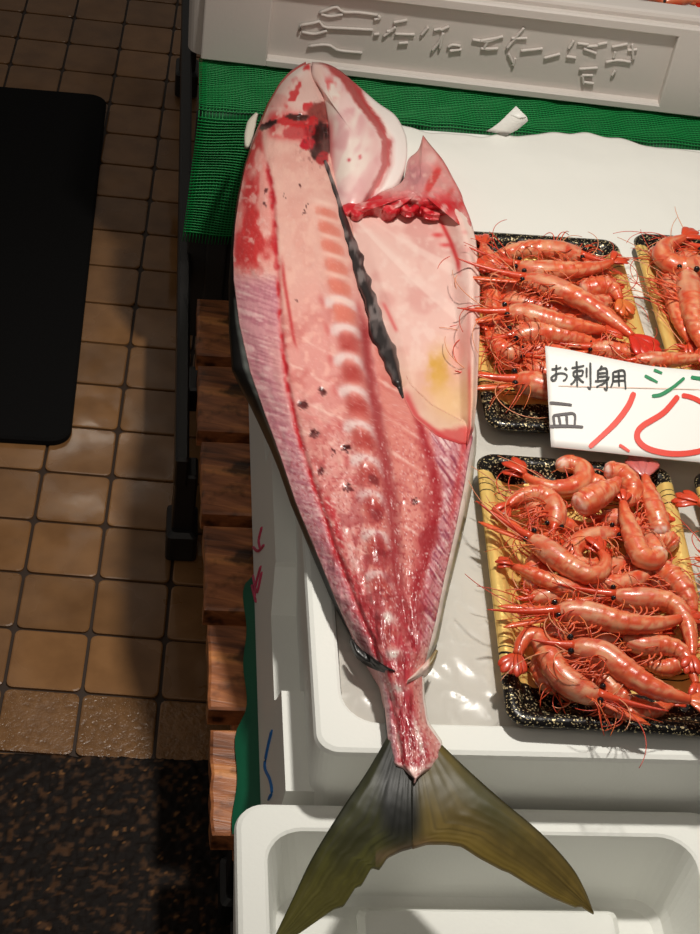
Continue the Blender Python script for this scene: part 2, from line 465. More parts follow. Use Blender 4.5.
# --- small box in front under the tail
mb = MB()
foam_box(mb, S, -.070, .392, -.40, -.006, .201, .41, .030, .034, .034, .031, .118, ro=.028, ri=.032, taper=.014)
box(mb, S, .05, .30, -.150, -.066, .315, .334, .008)
fb = mb.build('foam_box', FOAM, smooth=False)
tag(fb, 'empty white foam box in front, under the tail fin of the fish', 'box')
# melt water and ice chips in the small box
mb = MB()
for k in range(60):
    u = rng.uniform(-.01, .33); v = rng.uniform(-.30, -.155); r = rng.uniform(.004, .010)
    vs, fs = sphere(S(u, v, .319+r*.4), r, 6, 4, (1, 1, .6)); vs += rng.normal(0, .0011, vs.shape); mb.add(vs, fs)
ICE = mat('ice', (236, 240, 238), .12, spec=.6, trans=.5)
tag(mb.build('ice_chips', ICE, smooth=False), 'melting ice chips on the bottom of the front foam box', 'ice', kind='stuff')

# --- upper box on the netting
YU = math.radians(6.2); Uo = at(193, 62, .47)[:2]; U1 = np.array([math.cos(YU), math.sin(YU)]); U2 = np.array([-math.sin(YU), math.cos(YU)])
def SU(u, v, z):
    p = Uo + u*U1 + v*U2; return (p[0], p[1], z)
mb = MB()
foam_box(mb, SU, -.014, 1.05, .008, .42, .472, .624, .03, .03, .034, .03, .025, ro=.022, ri=.03, taper=.004)
SHADEF = mat('shaded_foam', (212, 204, 197), .55, spec=.35, bump=(200, .15, .001))  # white foam toned down: the weaker light on this box is in the colour
def front(u0, u1, z0, z1, v0=-.002): box(mb, SU, u0, u1, v0, .02, z0, z1, .0025)
front(.010, .102, .476, .612); front(.100, .665, .476, .489); front(.660, 1.03, .476, .612); front(.100, .665, .596, .612)
upb = mb.build('foam_box', SHADEF, smooth=False)
tag(upb, 'white foam box, dimmer light put into its colour, with raised lettering standing on the green netting', 'box')
def up_pt(px_, py_, v=.0075):
    d0 = at(px_, py_, .5) - np.array([0, 0, H]); n_ = U2
    t = ((Uo + U2*v - np.array([0., 0.]))@n_)/(d0[:2]@n_)
    return np.array([0, 0, H]) + d0*t
mb = MB()
def emb(pts, r=.0022, n=14):
    P = np.array([up_pt(*p) for p in catmull(np.array(pts, float), n)])
    vs, fs = tube(P, r, 6); mb.add(vs, fs)
sx = 220/700.
c1 = lambda L: [(280 + x*sx, y*sx) for x, y in L]      # measured on an enlarged view of the letters
c2 = lambda L: [(480 + x*220/700., y*130/414.) for x, y in L]
for L in ([(125, 42), (150, 32), (180, 22), (200, 38), (250, 40), (310, 48)], [(130, 45), (160, 52), (200, 46)], [(300, 62), (318, 58), (312, 50)],
          [(62, 98), (65, 80), (100, 76), (125, 68), (140, 86), (200, 90), (296, 95)], [(70, 102), (110, 108), (150, 98)], [(300, 110), (316, 108)],
          [(90, 148), (130, 143), (160, 145), (185, 160), (262, 168)],
          [(362, 72), (405, 64)], [(330, 116), (368, 86)], [(340, 100), (360, 98)], [(366, 108), (428, 110)], [(378, 138), (408, 136)],
          [(450, 112), (472, 86)], [(490, 96), (512, 92)], [(512, 96), (538, 84)], [(520, 104), (505, 135), (484, 162)], [(520, 105), (514, 128), (508, 155)],
          [(535, 150), (548, 143), (574, 146)], [(540, 162), (578, 158)], [(612, 126), (660, 132), (695, 120)], [(640, 155), (690, 155)], [(660, 133), (650, 152)]):
    emb(c1(L))
for L in ([(0, 130), (40, 124), (74, 116)], [(20, 158), (58, 154)], [(85, 155), (140, 88)], [(100, 122), (150, 122)], [(130, 162), (200, 155)], [(90, 170), (105, 200)], [(112, 185), (105, 208)],
          [(205, 185), (255, 172)], [(275, 180), (305, 184)], [(282, 155), (298, 130)], [(310, 138), (345, 142)], [(340, 148), (375, 146)], [(375, 142), (405, 136)], [(330, 155), (370, 170)],
          [(316, 220), (374, 216)], [(325, 240), (360, 240)], [(330, 262), (362, 266)], [(326, 240), (330, 268)], [(400, 198), (440, 192), (480, 198)], [(420, 150), (470, 140)], [(484, 140), (488, 190)], [(430, 165), (425, 185)], [(470, 160), (500, 158)], [(430, 225), (420, 240)]):
    emb(c2(L))
mb.build('raised_lettering', SHADEF, upb)
# fill of the upper box under its prawns
mb = MB(); us = np.linspace(.045, 1.0, 60); v_ = np.linspace(.055, .375, 24)
o = slab('ice_bed', 24, 60, [SU(u, v, .590 + .006*math.sin(u*40)*math.cos(v*55)) for v in v_ for u in us], .03, mat('ice_white', (222, 222, 216), .3))
tag(o, 'bed of white ice inside the box with raised lettering', 'ice', kind='stuff')

# ------------------------------------------------------------------ ice, film and white sheet in the main box
n1, m1 = 130, 180
us = np.linspace(.029, .706, n1); v_ = np.linspace(.040, 1.0, m1); UU, VV = np.meshgrid(us, v_)
edge = np.minimum(np.minimum(UU-.029, .706-UU), np.minimum(VV-.040, 1.0-VV))
zz = .457 + .009*fbm(UU*34, VV*34, 4) - .02*(1-sstep(0, .03, edge))
vs = np.array([S(u, v, z) for u, v, z in zip(UU.ravel(), VV.ravel(), zz.ravel())])
o = slab('ice_bed', m1, n1, vs, .03, mat('ice_grey', (208, 203, 194), .4, spec=.4, bump=(60, .4, .003)))
tag(o, 'bed of crushed ice under the clear film in the large foam box', 'ice', kind='stuff')
def crease(x, y, seed):
    a = 1 - np.abs(2*fbm(x, y, seed, 3) - 1)*3
    return np.clip(a, 0, 1)**2
n1, m1 = 210, 230
us = np.linspace(.0265, .70, n1); v_ = np.linspace(.038, .74, m1); UU, VV = np.meshgrid(us, v_)
zz = .4710 + .0022*crease(UU*13+VV*4, VV*11, 31) + .0011*crease(UU*42+VV*20, VV*38, 33) + .002*fbm(UU*9, VV*9, 37)
zz = np.minimum(zz, .4765)
vs = np.array([S(u, v, z) for u, v, z in zip(UU.ravel(), VV.ravel(), zz.ravel())])
film = mat('clear_film', (228, 224, 215), .25, spec=.5, alpha=.72)
o = obj('plastic_film', vs, grid_faces(m1, n1), film)
tag(o, 'crinkled clear plastic film over the ice around the prawn trays', 'film')
n1, m1 = 150, 90
us = np.linspace(.10, .86, n1); tt = np.linspace(0, 1, m1); UU, TT = np.meshgrid(us, tt)
def vtop(u): return 1.030 + .014*np.sin(u*19) + .010*noise(u*40, u*0, 3) - .012*sstep(.40, .7, u)*0
VV = .70 + (vtop(UU) - .70)*TT
zz = .4770 + .0022*fbm(UU*11, VV*8, 51) + .0006*crease(UU*9, VV*6, 52) + .004*sstep(.93, 1.0, VV) + .003*fbm(UU*20, VV*20, 7)*sstep(.85, .98, VV) - .003*(1-TT)
vs = [S(u, v, z) for u, v, z in zip(UU.ravel(), VV.ravel(), zz.ravel())]
mb = MB(); mb.add(vs, grid_faces(m1, n1))
# turned-up corner of the sheet
tip = [[(486, 131, .487), (492, 128, .494), (500, 122, .503), (508, 114, .512), (516, 106, .520)],
       [(497, 133, .487), (503, 130, .492), (511, 124, .500), (519, 118, .508), (527, 117, .514)],
       [(506, 136, .486), (511, 133, .489), (517, 130, .494), (522, 126, .500), (528, 121, .508)]]
P = [at(*q) for row in tip for q in row]
mb.add(P, grid_faces(3, 5))
o = mb.build('white_sheet', mat('white_plastic', (232, 231, 224), .38, spec=.45))
so = o.modifiers.new('thick', 'SOLIDIFY'); so.thickness = .001; so.offset = 0
tag(o, 'white plastic sheet with a turned-up corner behind the prawn trays', 'sheet')

# ------------------------------------------------------------------ the split fish
ZB = .4825
def curve(pts):
    """pts list of (y, x); returns smooth x(y)"""
    p = np.array(pts, float)
    ys = np.arange(p[0, 0], p[-1, 0]+1); xs = np.interp(ys, p[:, 0], p[:, 1])
    k = np.array([1, 2, 3, 2, 1.])/9
    xp = np.pad(xs, 2, mode='reflect', reflect_type='odd'); xs = np.convolve(xp, k, 'valid')
    return lambda y: np.interp(y, ys, xs)
FL = curve([(63, 308), (67, 300), (74, 290), (85, 280), (104, 269), (126, 260), (145, 253), (167, 245), (197, 239), (223, 235), (252, 233), (280, 233.5), (324, 239), (372, 250), (412, 264), (456, 280), (504, 296), (552, 316), (596, 334), (632, 352), (660, 370), (672, 378), (700, 384), (740, 388), (764, 391), (771, 402), (779, 414)])
FR = curve([(63, 312), (74, 318), (95, 328), (115, 333), (150, 334), (165, 337), (208, 346), (241, 358), (280, 368), (304, 378), (344, 394), (384, 410), (405, 432), (425, 470), (438, 473), (452, 470), (488, 464), (528, 456), (576, 445), (620, 436), (656, 427), (672, 422), (700, 423), (724, 427), (744, 441), (758, 441), (768, 434), (779, 417)])
SL = curve([(63, 306), (104, 267), (145, 250), (197, 237), (240, 231), (280, 228), (330, 228), (370, 231), (385, 238), (404, 248), (448, 266), (504, 286), (560, 310), (600, 328), (644, 351), (666, 364), (684, 378), (712, 385), (740, 387), (779, 400)])
SR = curve([(420, 474), (430, 477), (452, 477), (488, 473), (520, 467), (560, 457), (600, 447), (640, 439), (656, 431), (672, 424), (700, 425), (724, 428), (744, 442), (779, 430)])
SP = curve([(63, 312), (165, 316), (205, 322), (240, 328), (260, 332), (304, 340), (332, 346), (362, 349), (394, 354), (428, 359), (462, 366), (496, 371), (536, 375), (578, 378), (615, 384), (656, 394), (700, 402), (779, 413)])
RL = curve([(63, 262), (140, 262), (156, 264), (186, 271), (230, 275), (282, 278), (332, 281), (384, 287), (428, 297), (468, 308), (504, 320), (552, 336), (596, 353), (640, 372), (700, 392), (779, 404)])
RB = curve([(63, 500), (380, 500), (400, 412), (436, 424), (460, 430), (490, 437), (515, 435), (545, 428), (570, 421), (600, 415), (640, 411), (700, 416), (779, 425)])
TT_ = curve([(63, .024), (100, .042), (200, .054), (400, .056), (600, .044), (680, .033), (779, .024)])
VY = [207, 223, 241, 260, 280, 305, 333, 363, 395, 430, 464, 499, 538, 578, 617, 656, 688]
SPOTS = [(322, 391, 5, 4), (302, 405, 6, 5), (314, 434, 5, 4), (346, 449, 6, 4), (320, 471, 4, 5), (348, 488, 6, 4), (416, 503, 4, 3), (300, 186, 1.5, 1.5), (308, 206, 1.5, 1.5), (266, 190, 2, 3), (265, 203, 2, 3), (303, 213, 2, 2), (284, 196, 1.4, 1.4), (297, 300, 2, 2), (333, 452, 3, 2)]
def flesh_z(x, y):
    L = FL(y); R = FR(y); e = np.clip((x-L)/np.maximum(R-L, 1), 0, 1)
    T = TT_(y); prof = 1 - .45*np.abs(2*e-1)**3.2
    z = ZB + T*prof
    d = x - SP(y)
    body = sstep(170, 230, y)*(1-sstep(690, 740, y))
    z = z + .0045*np.exp(-(d/13)**2)*body
    z = z - .006*np.exp(-((d-19)/8)**2)*sstep(300, 340, y)*(1-sstep(620, 660, y))
    for vy in VY: z = z + .0018*np.exp(-((y-vy+3)/6)**2 - (d/12)**2)
    dr = x - RL(y); z = z - .0025*np.exp(-(dr/3.)**2)*sstep(150, 180, y)
    # head cavity
    z = z - .016*np.exp(-((x-320)/9)**2 - ((y-136)/17)**2) - .008*np.exp(-((x-268)/9)**2-((y-126)/4)**2) - .006*np.exp(-((x-297)/12)**2-((y-118)/4)**2)
    for sx_, sy_, a, b in SPOTS[:7]: z = z - .0022*np.exp(-((x-sx_)/a)**2 - ((y-sy_)/b)**2)
    z = z + .0024*(fbm(x*.06, y*.06, 2) - .5) + .0012*(fbm(x*.22, y*.18, 8) - .5)
    # raw torn surface towards the tail
    z = z + .0032*(fbm(x*.20, y*.07, 15) - .5)*sstep(470, 620, y)
    return z
def flesh_col(x, y):
    d = x - SP(y); dr = x - RL(y); eL = x - FL(y); eR = FR(y) - x
    n1 = fbm(x*.05, y*.05, 1); n2 = fbm(x*.15, y*.15, 2); n3 = noise(x*.5, y*.5, 3)
    c = np.tile(np.array([222, 152, 144.]), x.shape + (1,))
    c = mixc(c, (208, 122, 116), sstep(.45, .7, n1)); c = mixc(c, (238, 182, 168), sstep(.52, .75, n2)*.6)
    c = mixc(c, (228, 184, 168), (1-sstep(230, 340, y + .5*d))*.65)
    # left: striated lavender band
    A = (1-sstep(-3, 3, dr))
    st_ = noise((x+y*.35)*.07, (y - x*.35)*.55, 5)
    a = mixc(np.tile(np.array([208, 146, 152.]), x.shape + (1,)), (188, 118, 130), sstep(.4, .75, st_)); a = mixc(a, (232, 190, 188), sstep(.62, .9, noise((x+y*.3)*.09, (y-x*.3)*.4, 6))*.75)
    inner = sstep(10, 26, x - FL(y) - 6)*sstep(300, 380, y)
    a = mixc(a, (222, 160, 150), inner*.55)
    c = mixc(c, a, A*sstep(262, 290, y))if False else c*(1-(A*sstep(262, 290, y))[..., None]) + a*(A*sstep(262, 290, y))[..., None]
    up = A*(1-sstep(262, 282, y + 6*n3))
    r_ = mixc(np.tile(np.array([224, 150, 140.]), x.shape + (1,)), (196, 52, 52), np.clip(sstep(.38, .6, fbm(x*.06, y*.035, 11) + .16*np.exp(-(eL/9)**2) - .12*sstep(14, 22, eL) + .15*np.exp(-((y-246)/16)**2)), 0, 1)); r_ = mixc(r_, (230, 176, 166), sstep(.58, .75, n2)*.8)
    c = c*(1-up[..., None]) + r_*up[..., None]
    # red lateral lines
    ln = np.exp(-((dr + 5*(n2-.5))/2.3)**2)*sstep(150, 170, y)*(.25 + .9*sstep(.3, .65, fbm(x*.08, y*.08, 29)))
    c = mixc(c, (186, 36, 44), ln)
    dr2 = x - np.interp(y, [160, 230, 280, 340, 352], [278, 280, 284, 294, 298]); c = mixc(c, (190, 50, 52), np.exp(-(dr2/1.8)**2)*sstep(250, 275, y)*(1-sstep(335, 355, y))*.8)
    dr3 = dr + np.interp(y, [430, 480, 560, 700], [0, 6, 8, 4]) - 16
    c = mixc(c, (186, 40, 48), np.exp(-((dr3 + 10*(n1-.5))/7)**2)*sstep(470, 510, y)*sstep(.35, .6, n2)*.9); c = mixc(c, (236, 196, 188), np.exp(-((dr3 - 9 + 10*(n1-.5))/5)**2)*sstep(480, 520, y)*(1-sstep(620, 650, y))*sstep(.42, .62, fbm(x*.2, y*.08, 37))*.8)
    # segments between red line and spine
    mid = sstep(2, 8, dr)*(1-sstep(-14, -6, d))
    ph = (y + .55*(SP(y)-x))/33.
    c = mixc(c, (240, 196, 184), mid*np.exp(-(((ph - np.round(ph))*33 + 8*(n1-.5) + 3*(n2-.5))/1.5)**2)*sstep(310, 360, y)*(1-sstep(560, 620, y))*sstep(.3, .6, n2)*.8)
    c = mixc(c, (205, 100, 98), mid*sstep(.5, .72, fbm(x*.07, y*.11, 23))*sstep(340, 480, y)*.55)
    # spine
    spb = np.exp(-((d-2)/11)**4)*sstep(196, 226, y)*(1-sstep(690, 720, y))
    c = mixc(c, (204, 104, 92), spb*(.35 + .3*sstep(270, 420, y)))
    for k, vy in enumerate(VY):
        R = np.interp(vy, [200, 300, 460, 600, 690], [12, 17, 18, 14, 9])
        dy = y - vy - 3 - .18*d; rr = np.sqrt((d-1)**2 + (dy*1.35)**2 + 1e-6); rr = rr + 3*(n2-.5)
        cres = np.clip(np.exp(-((rr - R*.74)/(R*.30))**2)*1.25, 0, 1)*(1-sstep(-2, 5, dy))
        leg = np.exp(-((d-1-R*.72-np.clip(dy, 0, 20)*.35)/3.2)**2)*sstep(-4, 2, dy)*(1-sstep(8, 20, dy))*(vy > 350)*(vy < 600)
        cres = np.clip(cres*(.75 + .25*sstep(.3, .5, n2+.1*n3)) + .8*leg, 0, 1)
        w = .38 if vy < 290 else (.9 if vy < 600 else .7)
        pale = (234, 208, 204) if vy > 290 else (238, 190, 174)
        c = mixc(c, pale, cres*w*sstep(-30, 0, 18-np.abs(d)))
        blood = np.exp(-((d-2)/(R*.62))**4 - ((dy-7)/9)**4)*(.6+.6*n2)
        c = mixc(c, (164, 52, 48) if vy > 310 else (212, 118, 100), blood*.8)
        if vy > 440: c = mixc(c, (112, 36, 38), sstep(.3, .7, np.exp(-((d-4-4*(n2-.5))/(R*.42))**2 - ((dy-13)/8)**2))*sstep(.3, .6, n2)*.75)
        for sx_ in (-1, 1):
            c = mixc(c, (190, 52, 52), np.exp(-((d-sx_*R*1.05)/3)**2 - ((dy+3)/6)**2)*.45*(vy > 300))
    for vy in VY[:6]:
        dy = y - vy - .3*d; c = mixc(c, (216, 122, 104), sstep(.2, .6, np.exp(-((d-3)/11)**4 - ((dy-6)/5.5)**4))*.55*sstep(.3, .6, n1 + .3*(n2-.2))); c = mixc(c, (240, 200, 186), np.exp(-((d-3)/12)**4 - ((dy+5)/2.6)**2)*.7)
    # groove right of the spine
    g = np.exp(-((d-19+4*(n2-.5))/6)**2)*sstep(295, 335, y)*(1-sstep(640, 680, y)); c = mixc(c, (146, 46, 48), g*.85)
    # ribs side
    rib = sstep(24, 30, d)*sstep(250, 300, y)*(1-sstep(-6, 2, x - RB(y)))
    c = mixc(c, (212, 128, 116), rib*.8)
    ph = (y - .72*d)/36.
    q = np.abs(ph - np.round(ph))*36
    c = mixc(c, (240, 198, 186), rib*np.exp(-((q+4*(n2-.5))/1.8)**2)*sstep(.34, .56, n1)*.7); c = mixc(c, (196, 98, 92), rib*np.exp(-((q-5)/2.5)**2)*.4)
    bl = np.exp(-((x - RB(y) + 6*(n1-.5))/np.interp(y, [400, 470, 540, 600], [3, 7, 11, 6]))**2)*sstep(395, 420, y)*(1-sstep(610, 640, y))
    c = mixc(c, (158, 34, 42), bl*(.55+.6*n2))
    out = sstep(3, 9, x - RB(y) - 3*(n2-.5))*sstep(425, 440, y)*(1-sstep(630, 665, y))
    st2 = noise((x - y*.7)*.55, (y + x*.5)*.07, 9)
    o_ = mixc(np.tile(np.array([206, 142, 148.]), x.shape + (1,)), (150, 72, 92), sstep(.5, .8, st2)); o_ = mixc(o_, (236, 200, 198), sstep(.65, .9, noise((x-y*.7)*.5, (y+x*.5)*.06, 19)))
    c = c*(1-out[..., None]) + o_*out[..., None]
    c = mixc(c, (206, 60, 62), np.exp(-((eR-7)/4)**2)*sstep(425, 440, y)*(1-sstep(500, 540, y))*.6)
    # tail end, redder and streaky
    tl = sstep(540, 640, y)*sstep(4, 14, eL)*sstep(4, 16, eR)
    stk = noise(x*.28, y*.05, 12); stk2 = noise(x*.42, y*.09, 14)
    t_ = mixc(np.tile(np.array([186, 58, 68.]), x.shape + (1,)), (150, 28, 40), sstep(.45, .75, stk)); t_ = mixc(t_, (222, 142, 142), sstep(.58, .85, stk2)*.8)
    tl2 = tl*np.clip(.3 + sstep(.3, .6, n2), 0, 1)*(.55 + .45*sstep(600, 660, y))
    c = c*(1-tl2[..., None]) + t_*tl2[..., None]
    for cx, cy, w_, h_ in ((394, 654, 9, 6), (399, 687, 7, 7), (388, 618, 6, 6)): c = mixc(c, (236, 226, 216), np.exp(-((x-cx)/w_)**2-((y-cy)/h_)**2))
    # two tendons and the pale end at the fin
    c = mixc(c, (226, 200, 190), np.exp(-((x-np.interp(y, [716, 760], [414, 424]))/3)**2)*sstep(712, 724, y)*(1-sstep(750, 760, y))*.9)
    c = mixc(c, (220, 180, 172), np.exp(-((x-np.interp(y, [728, 760], [396, 402]))/2.5)**2)*sstep(726, 736, y)*(1-sstep(752, 760, y))*.8)
    c = mixc(c, (238, 196, 188), sstep(764, 770, y + (x-414)**2*.014)); c = mixc(c, (236, 190, 184), np.exp(-(eR/4)**2)*sstep(735, 745, y))
    # wet dark specks
    for sx_, sy_, a, b in SPOTS: c = mixc(c, (72, 22, 24), sstep(.35, .6, np.exp(-((x-sx_+7*(n2-.5))/a)**2 - ((y-sy_+7*(n3-.5))/b)**2))*(.55+.5*n3))
    gr = noise(x*.62, y*.5, 47); g2 = noise(x*.9+3, y*.8, 48); low = sstep(360, 520, y)
    c = mixc(c, (150, 34, 42), sstep(.62, .9, gr)*low*.5); c = mixc(c, (240, 208, 204), sstep(.72, .95, g2)*(.2+.55*low))
    c = mixc(c, (150, 40, 46), sstep(.55, .7, fbm(x*.09, y*.05, 49))*sstep(430, 560, y)*sstep(8, 18, eL)*sstep(8, 18, eR)*.6)
    # head
    hd = 1 - sstep(105, 122, y + 10*(n1-.5))
    h_ = mixc(np.tile(np.array([228, 188, 178.]), x.shape + (1,)), (220, 156, 148), sstep(.5, .7, n1)); h_ = mixc(h_, (238, 220, 212), np.exp(-((x-296)/12)**2-((y-70)/9)**2)); h_ = mixc(h_, (206, 52, 56), sstep(.66, .76, fbm(x*.075, y*.075, 41)))
    c = c*(1-hd[..., None]) + h_*hd[..., None]
    bd = np.exp(-((y-126-.10*(x-290))/13)**4)*sstep(262, 276, x)
    c = mixc(c, (202, 34, 40), bd*sstep(.3, .55, n2+.1)); c = mixc(c, (228, 160, 148), bd*sstep(.58, .7, fbm(x*.09, y*.09, 44))*.8)
    for cx, cy, w_, h2, col in ((322, 112, 14, 10, (140, 62, 56)), (320, 135, 9, 14, (52, 22, 20)), (318, 152, 8, 8, (48, 16, 16)), (309, 130, 7, 6, (170, 24, 34)), (308, 144, 7, 6, (190, 28, 44)), (326, 146, 5, 8, (96, 60, 56)), (268, 125, 10, 3.6, (56, 22, 20)), (297, 117, 13, 3.4, (72, 34, 28)), (314, 121, 5, 5, (190, 26, 34)), (301, 126, 10, 3, (200, 30, 36)), (284, 121, 7, 4, (198, 40, 44)), (322, 158, 6, 7, (168, 34, 40)), (294, 133, 12, 6, (196, 76, 76))):
        m_ = sstep(.28, .58, np.exp(-((x-cx+5*(n2-.5))/(w_*1.1))**2-((y-cy-(.38*(cx-x) if cx == 268 else 0)+2*(n3-.5))/(h2*1.1))**2)); c = mixc(c, col, m_)
    c = mixc(c, (96, 40, 40), sstep(.74, .8, n3)*np.exp(-((x-318)/14)**2-((y-138)/24)**2))
    # pale rim along the left cut
    c = mixc(c, (230, 176, 172), np.exp(-(eL/2.2)**2)*.6*(y > 230))
    return c
def strip(name, ys, Lf, Rf, nc, zf, cf, m, parent, zbot=ZB, extra=None):
    Y = np.repeat(np.asarray(ys, float)[:, None], nc, 1); e = np.linspace(0, 1, nc)[None, :]
    L = Lf(Y[:, :1]); R = Rf(Y[:, :1]); X = L + (R-L)*e
    Z = zf(X, Y); P = at(X, Y, Z); c = cf(X, Y)
    n = len(ys)
    ring = [(0, j) for j in range(nc)] + [(i, nc-1) for i in range(1, n)] + [(n-1, j) for j in range(nc-2, -1, -1)] + [(i, 0) for i in range(n-2, 0, -1)]
    vs = P.reshape(-1, 3); b = np.array([[P[i, j, 0]*.78 + P[i, nc//2, 0]*.22, P[i, j, 1]*.78 + P[i, nc//2, 1]*.22, zbot] for i, j in ring])
    fs = grid_faces(n, nc); k = len(vs); q = len(ring)
    for a in range(q):
        i, j = ring[a]; i2, j2 = ring[(a+1) % q]
        fs.append((i*nc+j, k+a, k+(a+1) % q, i2*nc+j2))
    fs.append(tuple(k+a for a in range(q)))
    cb = np.array([c[i, j] for i, j in ring])
    return obj(name, np.vstack([vs, b]), fs, m, parent, cols=np.vstack([c.reshape(-1, 3), cb]))
fish = thing('split_fish', 'huge split fish lying cut side up, pink flesh with backbone and dark tail fin', 'fish', at(352, 440, ZB))
FLESH = mat('raw_flesh', rough=.30, attr=True, spec=.45, coat=.12, bump=(420, .22, .0012))
fo = strip('flesh', np.arange(63, 779.5, 1.5), FL, FR, 150, flesh_z, flesh_col, FLESH, fish)
fo['label'] = 'pink striped flesh cut open along the backbone'

# skin: the dark back on the left and the silvery belly edge on the right
def skin(name, ys, inner, outer, zc, ze, colf, m, lab):
    ys = np.asarray(ys, float); nc = 9; rows = []; cs = []
    for y in ys:
        xi, xo = float(inner(y)), float(outer(y)); zi = float(zc(y)); z0 = ZB - .003
        pi = at(xi, y, zi); po = at(xo, y, z0 + (zi - z0)*ze)
        r = []
        for k in range(nc):
            t = k/(nc-1)
            if t <= .6:
                s = t/.6; p = pi*(1-s) + po*s; p = p + np.array([0, 0, .004*math.sin(PI*s)])
            else:
                s = (t-.6)/.4; mid_ = at(.5*(FL(y)+FR(y)), y, z0); q = np.array([po[0]*.86 + mid_[0]*.14, po[1]*.86 + mid_[1]*.14, z0]); p = po*(1-s) + q*s
            r.append(p); cs.append(colf(xi + (xo-xi)*min(t/.6, 1), y, min(t/.6, 1)))
        rows.append(r)
    o = obj(name, np.array(rows).reshape(-1, 3), grid_faces(len(ys), nc), m, fish, cols=np.array(cs))
    o['label'] = lab
    return o
def zedge(f): return lambda y: float(flesh_z(np.array([f(y)]), np.array([float(y)]))[0])
def lcol(x, y, t):
    k = noise(x*.4, y*.15, 4)
    if y < 215: return np.array([196, 84, 80])*(1-t) + np.array([90, 40, 40])*t
    c = np.array([27, 26, 25]) + 10*(k-.5)
    if t < .25 and y > 300: c = np.array([118, 122, 118])*(.7+.4*k)
    return c
skin('back_skin', np.arange(64, 779, 3), FL, lambda y: min(FL(y) - (FL(y)-SL(y))*float(np.interp(y, [400, 470], [1, .62])), FL(y)-1.2), zedge(FL), .16, lcol, mat('skin', rough=.38, attr=True, spec=.4, coat=.05), 'blackish skin along the left edge')
def rcol(x, y, t):
    k = noise(x*.2, y*.33, 14)
    c = np.array([226, 212, 204])*(1-t) + np.array([214, 204, 190])*t
    if t > .45 and y > 520: c = np.array([134, 122, 78])*(.75+.5*k)
    elif t > .6: c = np.array([196, 186, 164])
    return c
skin('belly_skin', np.arange(422, 779, 3), FR, lambda y: max(SR(y), FR(y)+1.2), zedge(FR), .3, rcol, mat('skin'), 'silvery brown skin along the lower right edge')

# opened belly wall on the right
PL = curve([(184, 392), (200, 354), (208, 345), (241, 351), (280, 363), (304, 374), (328, 384), (368, 396), (400, 405), (416, 413), (436, 438), (444, 462)])
PR = curve([(184, 432), (192, 446), (202, 457), (212, 465), (222, 471), (240, 476), (280, 480), (340, 479.5), (400, 477), (428, 474), (444, 468)])
def flap_z(x, y):
    L = PL(y); R = PR(y); e = np.clip((x-L)/np.maximum(R-L, 1), 0, 1)
    z = ZB + .030 - .010*np.sin(PI*np.clip(e*1.1, 0, 1)) + .012*sstep(.75, .93, e) - .010*sstep(.93, 1, e) + .018*(1-sstep(0, .16, e))*sstep(210, 300, y)*(1-sstep(380, 400, y))
    z = z + .004*(fbm(x*.035, y*.035, 5)-.5) + .0012*(fbm(x*.1+y*.04, y*.12, 6)-.5)
    z = np.maximum(z, ZB + .016)
    inside = (x < FR(y)) & (y > 380)
    return np.where(inside, np.maximum(z, flesh_z(x, y) + .0012), z)
def flap_col(x, y):
    L = PL(y); R = PR(y); e = (x-L)/np.maximum(R-L, 1); n1 = fbm(x*.04, y*.04, 61); n2 = fbm(x*.13, y*.13, 62)
    c = np.tile(np.array([228, 186, 176.]), x.shape + (1,))
    c = mixc(c, (218, 164, 156), sstep(.45, .7, n1)); c = mixc(c, (234, 204, 194), sstep(.5, .75, n2)*.6); c = mixc(c, (226, 186, 160), sstep(330, 400, y)*.5)
    ray = noise((x-350+(y-205)*.0)*.01 + np.arctan2(y-190, x-330)*14, x*.004, 63); c = mixc(c, (238, 210, 200), sstep(.6, .85, ray)*.6)
    c = mixc(c, (206, 66, 66), np.exp(-((y-203-8*(n1-.5))/9)**2)*sstep(.42, .62, n2)*.9)
    c = mixc(c, (206, 60, 62), np.exp(-((x-np.interp(y, [220, 240, 262, 300], [440, 450, 458, 462]))/2.2)**2)*sstep(216, 226, y)*(1-sstep(262, 280, y)))
    for cx, cy in ((438, 235), (446, 245), (474, 250), (470, 232)): c = mixc(c, (208, 56, 60), np.exp(-((x-cx)/6)**2-((y-cy)/2.2)**2)*.85)
    c = mixc(c, (214, 96, 92), np.exp(-((x-np.interp(y, [280, 440], [468, 470]))/2)**2)*sstep(295, 310, y)*(.3+.9*sstep(355, 375, y))*.9)
    c = mixc(c, (238, 208, 196), sstep(.90, .97, e))
    ye = np.exp(-((x-440-4*(n2-.5)*4)/9)**2-((y-372)/20)**2); c = mixc(c, (206, 156, 62), np.clip(ye*1.2, 0, 1)*.9)
    c = mixc(c, (222, 184, 130), np.exp(-((x-452)/22)**2-((y-400)/26)**2)*.75)
    c = mixc(c, (226, 150, 138), np.exp(-((x-456-(372-y)*.25)/10)**2-((y-350)/26)**2)*.7)
    c = mixc(c, (202, 70, 70), sstep(425, 432, y + 4*(n2-.5)*2)*.75); c = mixc(c, (196, 56, 60), np.exp(-((x-L-3)/4)**2)*sstep(385, 400, y)*.8)
    c = mixc(c, (216, 96, 96), np.exp(-((x-np.interp(y, [300, 330], [382, 396]))/2)**2)*sstep(300, 306, y)*(1-sstep(328, 334, y)))
    return c
fo = strip('belly_flap', np.arange(184, 445, 1.5), PL, PR, 80, flap_z, flap_col, mat('membrane', rough=.32, attr=True, spec=.45, coat=.1, bump=(160, .12, .001)), fish, zbot=ZB+.001)
fo['label'] = 'pale opened belly wall with a yellow stain'

